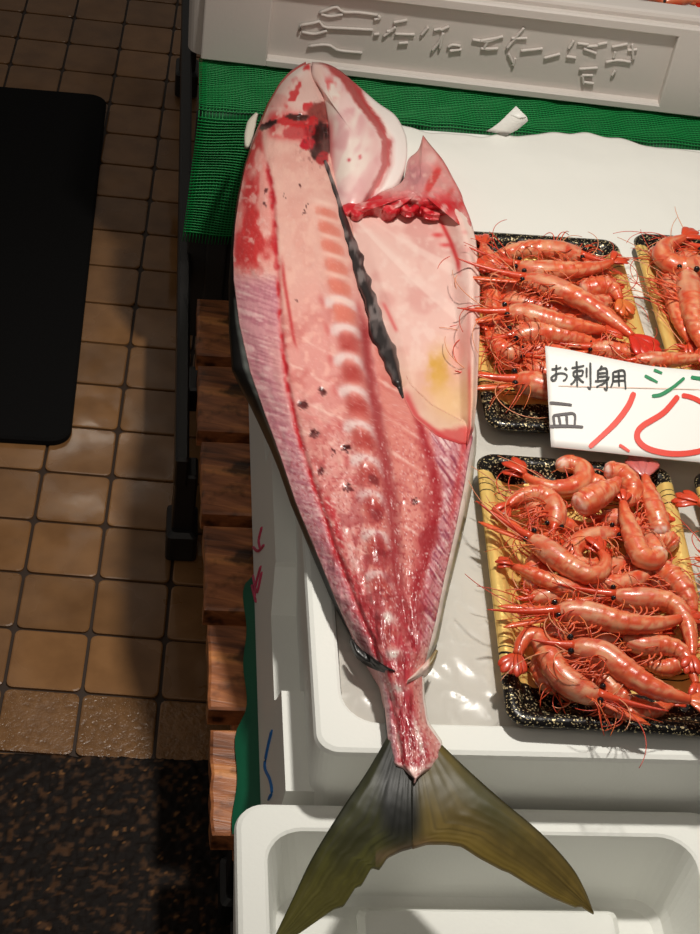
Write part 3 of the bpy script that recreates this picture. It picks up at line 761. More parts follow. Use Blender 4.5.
def patch(name, outline, zc, ze, cf, m, parent, rings=26, n=140, zb=None, bumpf=None, power=2., smoothn=True, ctr=None):
    P = np.array(outline, float); Q = catmull(np.vstack([P, P[:1]]), n+1)[:-1]
    c = Q.mean(0) if ctr is None else np.array(ctr, float)
    t = np.linspace(0.02, 1, rings)
    X = c[0] + (Q[None, :, 0]-c[0])*t[:, None]; Y = c[1] + (Q[None, :, 1]-c[1])*t[:, None]
    Z = ze + (zc-ze)*(1 - t[:, None]**power) + 0*X
    if bumpf is not None: Z = Z + bumpf(X, Y)
    W = at(X, Y, Z); vs = W.reshape(-1, 3); cols = cf(X, Y, np.repeat(t[:, None], n, 1)).reshape(-1, 3)
    fs = grid_faces(rings, n, True); fs.append(tuple(range(n)))
    zb = ze - .012 if zb is None else zb
    b = W[-1].copy(); b[:, 2] = zb; k = len(vs); vs = np.vstack([vs, b]); cols = np.vstack([cols, cols[-n:]])
    for a in range(n): fs.append((k-n+a, k-n+(a+1) % n, k+(a+1) % n, k+a))
    fs.append(tuple(k+a for a in range(n)))
    return obj(name, vs, fs, m, parent, cols=cols)
# gill cover
GO = [(312, 62), (324, 63), (338, 69), (354, 82), (377, 102), (394, 114), (403, 128), (407, 142), (406, 163), (396, 184), (380, 192), (364, 203), (349, 207), (340, 205), (334, 190), (330, 160), (329, 125), (323, 95), (313, 76)]
def gill_col(x, y, t):
    n1 = fbm(x*.05, y*.05, 71); n2 = fbm(x*.14, y*.14, 72)
    c = np.tile(np.array([234, 200, 194.]), x.shape + (1,)); c = mixc(c, (222, 168, 168), sstep(.45, .65, n1)); c = mixc(c, (240, 226, 214), sstep(.5, .7, fbm(x*.06+y*.02, y*.03, 73))*.8)
    bx = np.interp(y, [60, 80, 100, 118, 140, 165, 185, 205], [330, 350, 362, 376, 388, 388, 378, 366]); d = x - bx
    c = mixc(c, (176, 62, 62), sstep(.3, .7, np.exp(-((d+2+6*(n2-.5))/np.interp(y, [60, 80, 130, 180], [13, 10, 5.5, 4.5]))**2))*np.interp(y, [60, 120, 150, 200], [1, 1, .8, .55])); c = mixc(c, (214, 150, 150), np.exp(-((d+12)/8)**2)*.5*sstep(110, 130, y))
    c = mixc(c, (240, 228, 222), sstep(4, 9, d)*sstep(84, 100, y))
    c = mixc(c, (214, 40, 46), np.exp(-((x-328)/9)**2-((y-88)/10)**2)*sstep(.4, .6, n2)*1.0); c = mixc(c, (232, 196, 184), np.exp(-((x-318)/6)**2-((y-74)/9)**2))
    for cx, cy in ((360, 157), (349, 160)): c = mixc(c, (196, 44, 60), np.exp(-((x-cx)/1.6)**2-((y-cy)/1.6)**2))
    c = mixc(c, (196, 90, 92), np.exp(-((x-330)/4)**2)*sstep(110, 130, y)*.7)
    return c
def gill_b(x, y):
    bx = np.interp(y, [60, 80, 100, 118, 140, 165, 185, 205], [330, 350, 362, 376, 388, 388, 378, 366]); d = x - bx
    return -.006*np.exp(-(d/4.)**2)*sstep(75, 95, y) + .003*(fbm(x*.05, y*.03, 74)-.5) + .004*np.exp(-((x-352-(y-140)*.12)/14)**2)
g = patch('gill_cover', GO, ZB+.047, ZB+.032, gill_col, mat('membrane'), fish, bumpf=gill_b, zb=ZB+.002, ctr=(362, 145), power=3)
g['label'] = 'pale rounded gill cover with a white rim'
# collar bone piece
KO = [(423, 135), (430, 144), (443, 160), (452, 176), (461, 193), (464, 203), (470, 218), (474, 236), (462, 226), (448, 216), (434, 212), (420, 209), (404, 206), (390, 213), (374, 210), (356, 214), (343, 211), (349, 205), (366, 202), (381, 192), (396, 186), (404, 178), (408, 160), (418, 150)]
def kol(x, y, t):
    n1 = fbm(x*.06, y*.06, 81); n2 = fbm(x*.16, y*.16, 82); sl = noise((x+y*.6)*.12, (y-x*.8)*.03, 83)
    c = np.tile(np.array([214, 142, 138.]), x.shape + (1,)); c = mixc(c, (204, 66, 62), sstep(.5, .72, sl)*sstep(415, 430, x)); c = mixc(c, (170, 110, 120), np.exp(-((x-415)/12)**2-((y-176)/14)**2)*.6)
    c = mixc(c, (238, 190, 184), np.exp(-((x-432)/9)**2-((y-158)/7)**2)); c = mixc(c, (226, 178, 168), sstep(.55, .75, n2)*.6)
    c = mixc(c, (192, 32, 40), np.exp(-((y-(206-.0*(x)))/10)**2)*sstep(.38, .55, n2+.1)*sstep(-470, -452, -x)); c = mixc(c, (196, 52, 54), sstep(.93, 1, t)*sstep(430, 440, x)*.8)
    return c
g = patch('collar', KO, ZB+.048, ZB+.032, kol, FLESH, fish, bumpf=lambda x, y: .010*(fbm(x*.08, y*.08, 84)-.5) + .004*(fbm(x*.25, y*.25, 85)-.5), zb=ZB+.001, ctr=(420, 192), power=2.5)
g['label'] = 'torn red collar of bone and flesh'
def ribbon(name, pts, widths, zoff, zf, cf, m, parent, n=90, k=11, dome=.004, rag=0):
    P = catmull(np.array(pts, float), n); w = np.interp(np.linspace(0, 1, n), np.linspace(0, 1, len(widths)), widths)
    T = np.gradient(P, axis=0); T /= np.linalg.norm(T, axis=1)[:, None]; Nn = np.stack([-T[:, 1], T[:, 0]], 1)
    e = np.linspace(-1, 1, k)
    ww = w[:, None]*(1 + rag*(noise(np.arange(n)[:, None]*.35, np.sign(e)[None, :]*7.+20, 5)-.5))
    X = P[:, :1] + Nn[:, :1]*e*ww/2; Y = P[:, 1:] + Nn[:, 1:]*e*ww/2
    Z = zf(X, Y) + zoff + dome*(1-np.abs(e)**2.5)[None, :]
    W = at(X, Y, Z); vs = W.reshape(-1, 3); cols = cf(X, Y).reshape(-1, 3); low = W.copy(); low[..., 2] -= dome + zoff + .004
    fs = grid_faces(n, k); K = n*k; vs = np.vstack([vs, low.reshape(-1, 3)]); cols = np.vstack([cols, cols])
    fs += [tuple(i+K for i in f) for f in grid_faces(n, k)]
    for i in range(n-1):
        for j in (0, k-1): fs.append((i*k+j, (i+1)*k+j, K+(i+1)*k+j, K+i*k+j))
    for i in (0, n-1):
        for j in range(k-1): fs.append((i*k+j, i*k+j+1, K+i*k+j+1, K+i*k+j))
    return obj(name, vs, fs, m, parent, cols=cols)
def both_z(x, y): 
    return np.maximum(flesh_z(x, y), np.where(y > 200, flap_z(np.maximum(x, PL(y)), y), 0))
g = ribbon('black_membrane', [(325, 160), (331, 178), (338, 199), (346, 226), (353, 248), (361, 272), (370, 298), (378, 326), (386, 346), (394, 370), (403, 397)], [3, 4, 5, 9, 13, 12, 12, 14, 15, 10, 2], .0008, both_z,
           lambda x, y: mixc(np.tile(np.array([40, 34, 34.]), x.shape + (1,)), (128, 116, 114), sstep(.50, .68, fbm(x*.2, y*.09, 91))*np.where(y < 320, .85, .45)), mat('skin'), fish, dome=.0016, rag=.6)
g['label'] = 'strip of black membrane beside the ribs'
g = ribbon('torn_edge', [(344, 210), (352, 207), (358, 212), (368, 204), (380, 200), (390, 208), (400, 204), (410, 210), (420, 204), (428, 212), (440, 214)], [9, 10, 7, 8, 10, 11, 8, 6, 6, 6, 3], .001, lambda x, y: np.maximum(flap_z(x, y), ZB+.036) + .002*(fbm(x*.16, y*.16, 96)-.4),
           lambda x, y: mixc(np.tile(np.array([196, 30, 42.]), x.shape + (1,)), (226, 120, 116), sstep(.55, .75, fbm(x*.14, y*.14, 92))), FLESH, fish, dome=.0022, rag=.25, k=17, n=160)
g['label'] = 'blood red torn edge under the gill cover'
g = ribbon('pectoral_fin', [(257, 113), (252, 122), (249, 134), (247, 145)], [3, 9, 9, 5], 0, lambda x, y: ZB + .012 + 0*x, lambda x, y: np.tile(np.array([214, 206, 190.]), x.shape + (1,)), mat('membrane'), fish, n=24, dome=.002)
g['label'] = 'pale fin tip sticking out by the head'
g = ribbon('finlet', [(351, 638), (359, 651), (371, 660), (384, 667), (395, 671)], [2, 6, 7, 4, 1], .0006, flesh_z, lambda x, y: np.tile(np.array([36, 34, 33.]), x.shape + (1,)), mat('skin'), fish, n=30, dome=.0012)
g['label'] = 'small black finlet on the left of the tail stalk'
g = ribbon('finlet', [(437, 650), (430, 662), (420, 672), (408, 680)], [3, 7, 6, 1.5], .003, flesh_z, lambda x, y: mixc(np.tile(np.array([226, 196, 184.]), x.shape + (1,)), (146, 128, 88), sstep(-.3, 3, x-428)), mat('skin'), fish, n=30, dome=.003)
g['label'] = 'pale finlet on the right of the tail stalk'

# tail fin
def tail_z(x, y):
    t = np.clip((np.asarray(y, float)-770)/190, 0, 1)
    return .5005 - .078*t*t*(3-2*t)*.55 - .078*.45*t*t
def lobe(outer, inner, n=90, k=34):
    A_ = catmull(np.array(outer, float), n); p = np.array(inner, float)
    d = np.r_[0, np.cumsum(np.linalg.norm(np.diff(p, axis=0), axis=1))]; s = np.linspace(0, d[-1], n)
    B_ = np.stack([np.interp(s, d, p[:, 0]), np.interp(s, d, p[:, 1])], 1)
    t = np.linspace(0, 1, k)
    return A_[:, None]*(1-t)[None, :, None] + B_[:, None]*t[None, :, None]
Lb = lobe([(389, 734), (366, 773), (340, 812), (312, 858), (292, 900), (270, 946)], [(412, 742), (412, 800), (413, 846), (402, 849), (388, 856), (380, 868), (372, 866), (362, 884), (356, 886), (344, 905), (334, 908), (317, 920), (300, 932), (270, 946)])
Rb = lobe([(427, 730), (464, 766), (503, 801), (541, 833), (571, 866), (585, 890), (594, 913)], [(412, 742), (412, 800), (412, 847), (428, 842), (447, 842), (462, 844), (480, 856), (502, 868), (510, 871), (529, 883), (552, 896), (576, 906), (582, 905), (590, 911), (594, 913)])
def tail_col(x, y, k, left):
    n1 = fbm(x*.04, y*.04, 101); ray = .5*noise(k*26, y*.01, 102) + .5*fbm(x*.09, y*.05, 103)
    if left:
        c = mixc(np.tile(np.array([60, 60, 30.]), x.shape + (1,)), (84, 84, 38), sstep(.4, .7, ray)); c = mixc(c, (40, 42, 28), (1-sstep(800, 860, y))*.6); c = mixc(c, (112, 104, 44), sstep(840, 900, y)*.6)
    else:
        c = mixc(np.tile(np.array([98, 82, 38.]), x.shape + (1,)), (120, 100, 46), sstep(.4, .7, ray)); c = mixc(c, (66, 66, 36), np.exp(-((x-475-(y-790)*.9)/22)**2-((y-800)/40)**2)*.8); c = mixc(c, (140, 118, 50), sstep(.62, .9, k)*sstep(800, 860, y)*.6)
    dk = np.exp(-((x-400-(y-796)*.06)/20)**4)*np.exp(-((y-792)/50)**4); c = mixc(c, (26, 27, 25), np.clip(dk*1.2, 0, 1)*.95)
    c = mixc(c, (96, 92, 76), np.exp(-((x-438)/24)**2-((y-785)/24)**2)*.6)
    c = mixc(c, (150, 112, 100), np.exp(-((y-846-np.abs(x-425)*.25)/8)**2)*(np.abs(x-420) < 45)*.45)
    c = mixc(c, (30, 32, 26), (1-sstep(0, .05, k))*.7)
    return c
for LB, left, lab in ((Lb, True, 'dark olive left lobe of the tail fin'), (Rb, False, 'olive brown right lobe of the tail fin')):
    n, k = LB.shape[:2]; X = LB[..., 0]; Y = LB[..., 1]; Kk = np.repeat(np.linspace(0, 1, k)[None, :], n, 0)
    Z = tail_z(X, Y) + .0006*(noise(Kk*30, Y*.004, 107)-.5) + .0012*(fbm(X*.06, Y*.06, 108)-.5) - .003*np.exp(-(Kk/.1)**2) ; W = at(X, Y, Z)
    th = np.interp(Y, [740, 800, 850, 940], [.010, .007, .004, .002]); Lo = W.copy(); Lo[..., 2] -= th
    c = tail_col(X, Y, Kk, left).reshape(-1, 3); K = n*k; fs = grid_faces(n, k) + [tuple(i+K for i in f) for f in grid_faces(n, k)]
    for i in range(n-1):
        for j in (0, k-1): fs.append((i*k+j, (i+1)*k+j, K+(i+1)*k+j, K+i*k+j))
    for i in (0, n-1):
        for j in range(k-1): fs.append((i*k+j, i*k+j+1, K+i*k+j+1, K+i*k+j))
    o = obj('tail_lobe', np.vstack([W.reshape(-1, 3), Lo.reshape(-1, 3)]), fs, mat('fin_skin', rough=.45, attr=True, spec=.35), fish, cols=np.vstack([c, c]))
    o['label'] = lab

# ------------------------------------------------------------------ prawn trays
def tray_mat():
    m = bpy.data.materials.new('gold_black_tray'); m.use_nodes = True; nt = m.node_tree; b = nt.nodes['Principled BSDF']; L = nt.links
    N = nt.nodes.new
    tc = N('ShaderNodeTexCoord'); sp = N('ShaderNodeSeparateXYZ'); L.new(tc.outputs['Object'], sp.inputs[0])
    nz = N('ShaderNodeTexNoise'); nz.inputs['Scale'].default_value = 16; L.new(tc.outputs['Object'], nz.inputs['Vector'])
    def math_(op, a, b_):
        q = N('ShaderNodeMath'); q.operation = op
        for i, s in enumerate((a, b_)):
            if isinstance(s, (int, float)): q.inputs[i].default_value = s
            else: L.new(s, q.inputs[i])
        return q.outputs[0]
    w = math_('MULTIPLY', math_('SUBTRACT', nz.outputs['Fac'], .5), .02)
    y = math_('ADD', math_('ADD', sp.outputs['Y'], w), math_('MULTIPLY', math_('MULTIPLY', sp.outputs['X'], sp.outputs['X']), -.0))
    v = math_('DIVIDE', math_('ADD', y, .18), .36)
    r = N('ShaderNodeValToRGB'); r.color_ramp.interpolation = 'CONSTANT'; e = r.color_ramp.elements
    BLK = tuple(lin((20, 17, 16))) + (1,); GLD = tuple(lin((250, 212, 124))) + (1,)
    st = [(0, BLK), (.155, GLD), (.200, BLK), (.2045, GLD), (.222, BLK), (.227, GLD), (.243, BLK), (.2465, GLD), (.834, BLK), (.838, GLD), (.860, BLK), (.8645, GLD), (.885, BLK), (.889, GLD), (.918, BLK)]
    e[0].position = 0; e[0].color = BLK; e[1].position = st[1][0]; e[1].color = GLD
    for p, c in st[2:]:
        x = e.new(p); x.color = c
    L.new(v, r.inputs['Fac'])
    vo = N('ShaderNodeTexNoise'); vo.inputs['Scale'].default_value = 420; vo.inputs['Detail'].default_value = 2; L.new(tc.outputs['Object'], vo.inputs['Vector'])
    fk = math_('GREATER_THAN', vo.outputs['Fac'], .61)
    mx = N('ShaderNodeMix'); mx.data_type = 'RGBA'; mx.blend_type = 'LIGHTEN'; mx.inputs[7].default_value = tuple(lin((214, 196, 150))) + (1,)
    isb = math_('MULTIPLY', fk, math_('LESS_THAN', math_('MINIMUM', math_('SUBTRACT', v, .155), math_('SUBTRACT', .918, v)), 0))
    L.new(isb, mx.inputs['Factor']); L.new(r.outputs['Color'], mx.inputs[6]); L.new(mx.outputs[2], b.inputs['Base Color'])
    b.inputs['Metallic'].default_value = .4; b.inputs['Roughness'].default_value = .3
    n3 = N('ShaderNodeTexNoise'); n3.inputs['Scale'].default_value = 140; L.new(tc.outputs['Object'], n3.inputs['Vector'])
    bp = N('ShaderNodeBump'); bp.inputs['Strength'].default_value = .45; bp.inputs['Distance'].default_value = .0015; L.new(n3.outputs['Fac'], bp.inputs['Height']); L.new(bp.outputs['Normal'], b.inputs['Normal'])
    return m
TRAY = tray_mat()
HX, HY = .1065, .180
def make_tray(u, v, yaw, label, tw=1.0):
    me = bpy.data.meshes.new('prawn_tray'); mb = MB(); idn = lambda a, b, z: (a, b, z)
    def rr(ins, r): return rrect(-HX+ins, HX-ins, -HY+ins, HY-ins, r, 8)
    loops(mb, [(rr(.016, .014), 0), (rr(.005, .018), .013), (rr(.0005, .02), .0155), (rr(0, .02), .0175), (rr(.002, .019), .0205), (rr(.006, .017), .022), (rr(.011, .015), .0215), (rr(.015, .013), .0195),
                (rr(.0195, .012), .0115), (rr(.0215, .011), .0100), (rr(.025, .011), .0095), (rr(.032, .01), .0045), (rr(.036, .009), .0035)], idn)
    # finer mesh along the rim so that it reads as pressed foam
    me.from_pydata(mb.v, [], mb.f); me.materials.append(TRAY); me.polygons.foreach_set('use_smooth', np.ones(len(me.polygons), dtype=bool)); me.update()
    o = bpy.data.objects.new('prawn_tray', me); C.objects.link(o); o.location = S(u, v, .4790); o.rotation_euler = (0, 0, yaw)
    tag(o, label, 'tray', 'black and gold prawn trays')
    return o
make_tray(.2865, .199, math.radians(8.4), 'black and gold tray nearest the camera, full of curled prawns')
make_tray(.3105, .604, math.radians(10.6), 'black and gold tray between the fish and the next tray, above the price card')
make_tray(.5435, .622, math.radians(10.0), 'black and gold tray cut off by the right frame edge, above the price card')
make_tray(.5270, .190, math.radians(9.5), 'gold edged tray of which only a sliver shows right of the nearest tray')

# ------------------------------------------------------------------ prawns
SHELL = mat('prawn_shell', rough=.32, attr=True, spec=.5, coat=.2, bump=(260, .28, .0012), sss=.2)
FEEL = mat('prawn_feeler', (206, 66, 40), .35); EYE = mat('prawn_eye', (16, 13, 18), .12, spec=.6); LEGM = mat('prawn_leg', (222, 100, 64), .35)
FEELP = mat('pale_feeler', (226, 150, 110), .35)
RED = np.array([216, 78, 42.]); ORG = np.array([226, 116, 64.]); PAL = np.array([224, 164, 124.]); DRD = np.array([196, 46, 30.])
def prawn(label, pts, w, z=.0, tone=.5, head=True, fan=True, fan_w=1.0, feel=2, legs=5, belly=1, rost=1.0, cat='prawn', group=None, zs=None, seed=None, eyes=True, fan_tone=None):
    """pts from the head end to the tail in pixels, w the width in pixels, z the height of the pile under it"""
    r_ = np.random.default_rng(seed if seed is not None else abs(hash(label)) % 1000 if False else int(sum(map(ord, label))) % 9973)
    n = 60; zc = .487 + z
    q = catmull(np.array(pts, float), n)
    mpp = np.linalg.norm(at(q[28, 0]+1, q[28, 1], zc) - at(q[28, 0], q[28, 1], zc))
    R = w*.57*mpp
    s = np.linspace(0, 1, n)
    zz = zc + R*.9 + (np.interp(s, np.linspace(0, 1, len(zs)), zs) if zs is not None else .003*np.sin(PI*s))
    P = at(q[:, 0], q[:, 1], zz)
    if head: prof = np.interp(s, [0, .03, .10, .25, .38, .42, .6, .8, .93, 1], [.30, .55, .82, 1.0, .98, .92, .82, .62, .42, .32])
    else: prof = np.interp(s, [0, .03, .10, .3, .6, .8, .93, 1], [.35, .7, .88, 1.0, .9, .66, .44, .34])
    sg = (s-.40)/.55*6 if head else s*6
    saw = np.where(sg > 0, (sg % 1.0), 0)
    prof = prof*(1 + .13*(saw**1.5)*(sg > 0)*(1 - sstep(.9, 1, saw)*.6))
    k = 20; vs, fs = tube(P, R*prof, k, .92)
    ang = np.tile(np.abs(np.arange(k)/k*2*PI - PI), n); S_ = np.repeat(s, k); nz = fbm(S_*9 + r_.uniform(0, 50), ang*1.3, 7, 2)
    c = RED*(1-tone) + PAL*tone; c = np.tile(c, (n*k, 1))
    stripe = np.cos(ang*5 + 1.5*np.sin(S_*9) + r_.uniform(0, 6))
    c = mixc(c, RED, sstep(.1, .7, stripe)*.6); c = mixc(c, PAL, sstep(.55, .9, -stripe)*.7)
    c = mixc(c, ORG, sstep(.5, .65, nz)*.6)
    if head:
        car = (1-sstep(.36, .40, S_)); c = mixc(c, PAL*.5 + np.array([196, 128, 108.])*.5, car*sstep(.3, .6, nz+.25*tone)*.75); c = mixc(c, RED, np.exp(-((S_-.39)/.012)**2)*.7); c = mixc(c, DRD, (1-sstep(0, .07, S_))*.8)
    else: c = mixc(c, np.array([240, 214, 204.]), (1-sstep(.04, .13, S_))*.95)
    sgv = np.repeat(saw, k); c = mixc(c, DRD, (sgv > .86)*.28*sstep(.35, .6, nz)); c = mixc(c, np.array([240, 190, 160.]), ((sgv > .05) & (sgv < .25))*.14)
    nz2 = fbm(S_*8 + r_.uniform(0, 50), ang*5.5, 17, 3); c = mixc(c, RED, sstep(.52, .66, nz2)*.6); c = mixc(c, PAL + 8, sstep(.52, .66, 1-nz2)*.65); c = mixc(c, DRD, sstep(.62, .72, fbm(S_*20, ang*4, 23, 2))*.5)
    c = mixc(c, RED, sstep(.8, 1, S_)*.8)
    root = thing('prawn', label, cat, (P[:, 0].mean(), P[:, 1].mean(), zc), group)
    obj('body', vs, fs, SHELL, root, cols=c)
    T0_ = P[0]-P[3]; T0_ /= np.linalg.norm(T0_); side = np.cross(T0_, [0, 0, 1.]); side /= np.linalg.norm(side)
    Tn = P[-1]-P[-4]; Tn /= np.linalg.norm(Tn); sn = np.cross(Tn, [0, 0, 1.]); sn /= np.linalg.norm(sn)
    if fan:
        mb = MB(); ft = RED if fan_tone is None else np.array(fan_tone, float)
        for a, l in ((-.55, .9), (-.28, 1.05), (0, .95), (.28, 1.05), (.55, .9)):
            d = Tn*math.cos(a) + sn*math.sin(a); L = R*2.1*fan_w*l; tt = np.linspace(0, 1, 9)
            Pq = P[-1] - Tn*R*.1 + d*L*tt[:, None] + np.array([0, 0, .0015])*r_.normal(size=1) + np.array([0, 0, .002])*np.sin(PI*tt)[:, None]
            wv = R*.40*np.interp(tt, [0, .25, .65, .92, 1], [.45, .8, 1.05, .8, .25])*fan_w
            v2, f2 = tube(Pq, wv, 8, .28); cc = mixc(np.tile(ft, (len(v2), 1)), DRD, np.repeat(tt, 8)*.4); mb.add(v2, f2, cc)
        mb.build('tail_fan', SHELL, root, usecol=True)
    if head:
        if rost > 0:
            tt = np.linspace(0, 1, 12); L = R*3.0*rost
            Pq = P[0] - T0_*R*.4 + T0_*L*tt[:, None] + np.array([0, 0, 1])*(R*.25 + .12*L*tt**2)[:, None]
            v2, f2 = tube(Pq, R*np.interp(tt, [0, .3, 1], [.42, .26, .04]), 7, 1.0)
            # antennal scales to both sides
            mb = MB(); mb.add(v2, f2, mixc(np.tile(RED, (len(v2), 1)), DRD, np.repeat(tt, 7)*.5))
            for sg_ in (-1, 1):
                Pq2 = P[0] + side*sg_*R*.38 + (T0_ + side*sg_*.16)*(L*.72*tt)[:, None]
                v2, f2 = tube(Pq2, R*.30*np.interp(tt, [0, .5, .85, 1], [.6, 1, .8, .15]), 7, .35); mb.add(v2, f2, np.tile(ORG*.5+RED*.5, (len(v2), 1)))
            mb.build('rostrum', SHELL, root, usecol=True)
        if eyes:
            for sg_ in (-1, 1):
                e_ = P[1] + side*sg_*R*.62 + np.array([0, 0, R*.45]); mb = MB(); v2, f2 = sphere(e_, max(R*.23, .0016), 9, 7); mb.add(v2, f2); mb.build('eye', EYE, root)
        for i in range(feel + 1):
            L = R*r_.uniform(3.5, 7.5); a0 = r_.uniform(-.9, .9); curl = r_.uniform(-3.6, 3.6); tt = np.linspace(0, 1, 22); Pq = [P[0] + side*r_.uniform(-.3, .3)*R]
            for j in range(1, 22):
                a = a0 + curl*tt[j]; d = T0_*math.cos(a) + side*math.sin(a); Pq.append(Pq[-1] + d*L/21)
            Pq = np.array(Pq); Pq[:, 2] = np.maximum(Pq[0, 2] + .008*np.sin(PI*tt*.8) + r_.uniform(-.004, .006)*tt, .5)
            mb = MB(); v2, f2 = tube(Pq, np.interp(tt, [0, 1], [.00075, .00035]), 5); mb.add(v2, f2); mb.build('antenna', FEEL if i % 2 == 0 else FEELP, root)
    if head:
        mb = MB(); nw = 12
        for i in range(nw):
            j = int(r_.uniform(0, .42 if head else .9)**1.2*(n-1)); a = r_.uniform(-PI, PI)
            tj = P[min(j+1, n-1)]-P[max(j-1, 0)]; tj /= np.linalg.norm(tj); sd = np.cross(tj, [0, 0, 1.])
            L = R*r_.uniform(1.6, 3.6); curl = r_.uniform(-2.4, 2.4); tt = np.linspace(0, 1, 12); sg_ = r_.choice([-1, 1])
            Pq = [P[j] + sd*sg_*R*prof[j]*.75 + np.array([0, 0, R*prof[j]*.45])]
            for q_ in range(1, 12):
                ang_ = a*.4 + curl*tt[q_]; d = -tj*math.sin(ang_)*.8*sg_ + sd*sg_*math.cos(ang_) + (T0_*.7 if j < 8 and head else 0)
                Pq.append(Pq[-1] + d*L/12)
            Pq = np.array(Pq); Pq[:, 2] += R*.5*np.sin(PI*tt) - R*.3*tt; Pq[:, 2] = np.maximum(Pq[:, 2], .486)
            v2, f2 = tube(Pq, np.linspace(.0008, .0004, 12), 4); mb.add(v2, f2, RED if i % 3 else ORG)
        mb.build('whiskers', mat('whisker', rough=.35, attr=True), root, usecol=True)
    legs = legs + (3 if legs > 2 else 0)
    for i in range(legs):
        si = (.12 + .30*i/max(legs-1, 1)) if head else (.2 + .5*i/max(legs-1, 1)); j = int(si*(n-1)); tj = P[min(j+1, n-1)]-P[j-1]; tj /= np.linalg.norm(tj); sd = np.cross(tj, [0, 0, 1.])*belly
        b0 = P[j] + sd*R*prof[j]*.7 - np.array([0, 0, R*.1]); L = R*r_.uniform(1.5, 2.6)*(1 if head else .6); a = r_.uniform(-.2, .9)
        d = sd*math.cos(a) - tj*math.sin(a); kn = b0 + d*L*.5 + np.array([0, 0, .004]); d2 = sd*math.cos(a+.9) - tj*math.sin(a+.9); en = kn + d2*L*.6 - np.array([0, 0, .005])
        Pq = catmull(np.array([b0, kn, en]), 10); Pq[:, 2] = np.maximum(Pq[:, 2], .484)
        mb = MB(); v2, f2 = tube(Pq, np.linspace(.0013, .0005, 10), 5); mb.add(v2, f2); mb.build('leg', LEGM, root)
    return root
G3 = 'prawns in the nearest tray'; G1 = 'prawns in the tray beside the fish'; G2 = 'prawns in the tray at the right edge'; G4 = 'prawns in the sliver of tray'; GU = 'prawns in the lettered box'
# lower layer first: prawns buried in the piles
for k, (p, w) in enumerate([([(520, 505), (545, 512), (565, 525), (590, 528)], 20), ([(560, 545), (540, 560), (530, 580), (545, 592)], 20), ([(640, 560), (610, 570), (575, 580), (540, 585)], 20), ([(675, 595), (655, 580), (630, 572), (612, 580)], 20),
                            ([(585, 640), (610, 640), (640, 642), (660, 632)], 20), ([(690, 640), (680, 660), (665, 668), (640, 662)], 18), ([(560, 655), (580, 668), (600, 660), (615, 650)], 20), ([(600, 520), (620, 520), (640, 528), (660, 520)], 20), ([(590, 700), (615, 708), (650, 712), (672, 704)], 18),
                            ([(530, 600), (550, 596), (575, 598), (600, 590)], 18), ([(540, 632), (560, 634), (585, 632), (612, 634)], 18), ([(640, 520), (655, 545), (650, 570), (640, 590)], 20), ([(560, 490), (590, 482), (615, 494), (640, 496)], 18), ([(660, 606), (640, 612), (615, 606), (598, 600)], 18), ([(560, 690), (545, 680), (538, 664), (545, 650)], 18)]):
    prawn('prawn buried under the others in the nearest tray, mostly hidden', p, w, .0, .35, True, True, .8, 2, 3, 1, .6, group=G3, seed=100+k, eyes=False)
for k, (p, w) in enumerate([([(500, 300), (530, 305), (560, 312), (590, 318)], 20), ([(590, 275), (560, 282), (530, 290), (500, 292)], 20), ([(495, 345), (525, 350), (560, 352), (590, 348)], 20), ([(610, 300), (590, 308), (570, 322), (548, 335)], 20),
                            ([(500, 320), (498, 340), (505, 360), (520, 368)], 18), ([(615, 345), (590, 340), (560, 330), (540, 322)], 18), ([(498, 268), (492, 290), (494, 312), (500, 330)], 18), ([(560, 370), (585, 372), (610, 366), (635, 362)], 18),
                            ([(560, 258), (580, 264), (600, 272), (612, 284)], 18), ([(530, 298), (550, 300), (572, 304), (592, 312)], 18), ([(600, 316), (585, 326), (565, 330), (545, 328)], 18), ([(496, 282), (515, 294), (532, 302), (552, 304)], 20), ([(498, 330), (512, 346), (530, 356), (550, 362)], 20), ([(520, 364), (540, 372), (560, 376), (580, 380)], 20)]):
    prawn('prawn buried under the others in the tray beside the fish, mostly hidden', p, w, .0, .3, True, True, .8, 2, 3, 1, .6, group=G1, seed=200+k, eyes=False)
for k, (p, w) in enumerate([([(676, 290), (684, 315), (700, 335), (725, 345)], 22), ([(720, 270), (705, 290), (700, 320), (704, 345)], 22), ([(670, 265), (685, 262), (705, 268), (722, 262)], 20), ([(690, 352), (712, 356), (735, 352), (750, 345)], 20)]):
    prawn('prawn buried under the others in the tray at the right edge, mostly hidden', p, w, .0, .35, True, True, .8, 2, 3, 1, .6, group=G2, seed=300+k, eyes=False)
# nearest tray
prawn('curled prawn with red tail at the far left corner of the nearest tray', [(556, 466), (570, 464), (582, 469), (583, 480), (572, 487), (552, 488), (533, 481), (524, 475)], 17, .006, .45, head=False, fan_w=1.2, legs=0, group=G3)
prawn('long prawn pointing its red feelers over the left rim of the nearest tray', [(527, 538), (541, 546), (556, 557), (572, 568), (588, 575), (601, 572), (606, 561), (601, 552)], 22, .020, .62, fan_w=.9, rost=1.8, feel=4, legs=4, belly=-1, group=G3, eyes=True)
prawn('stubby prawn tail with a pale cut end, lying left of the curled one at top', [(576, 508), (588, 501), (600, 494), (611, 488), (618, 480)], 23, .022, .45, head=False, fan=False, legs=0, group=G3)
prawn('curled prawn tail with a pale cut end at the far rim of the nearest tray', [(604, 472), (615, 472), (626, 478), (633, 489), (630, 500), (620, 504)], 19, .014, .42, head=False, fan=False, legs=0, group=G3)
prawn('upright prawn whose pinkish tail fan pokes out under the price card', [(662, 536), (658, 520), (652, 502), (648, 488), (645, 476)], 18, .014, .5, head=False, fan=True, fan_w=1.5, legs=6, belly=-1, group=G3, fan_tone=(206, 120, 118))
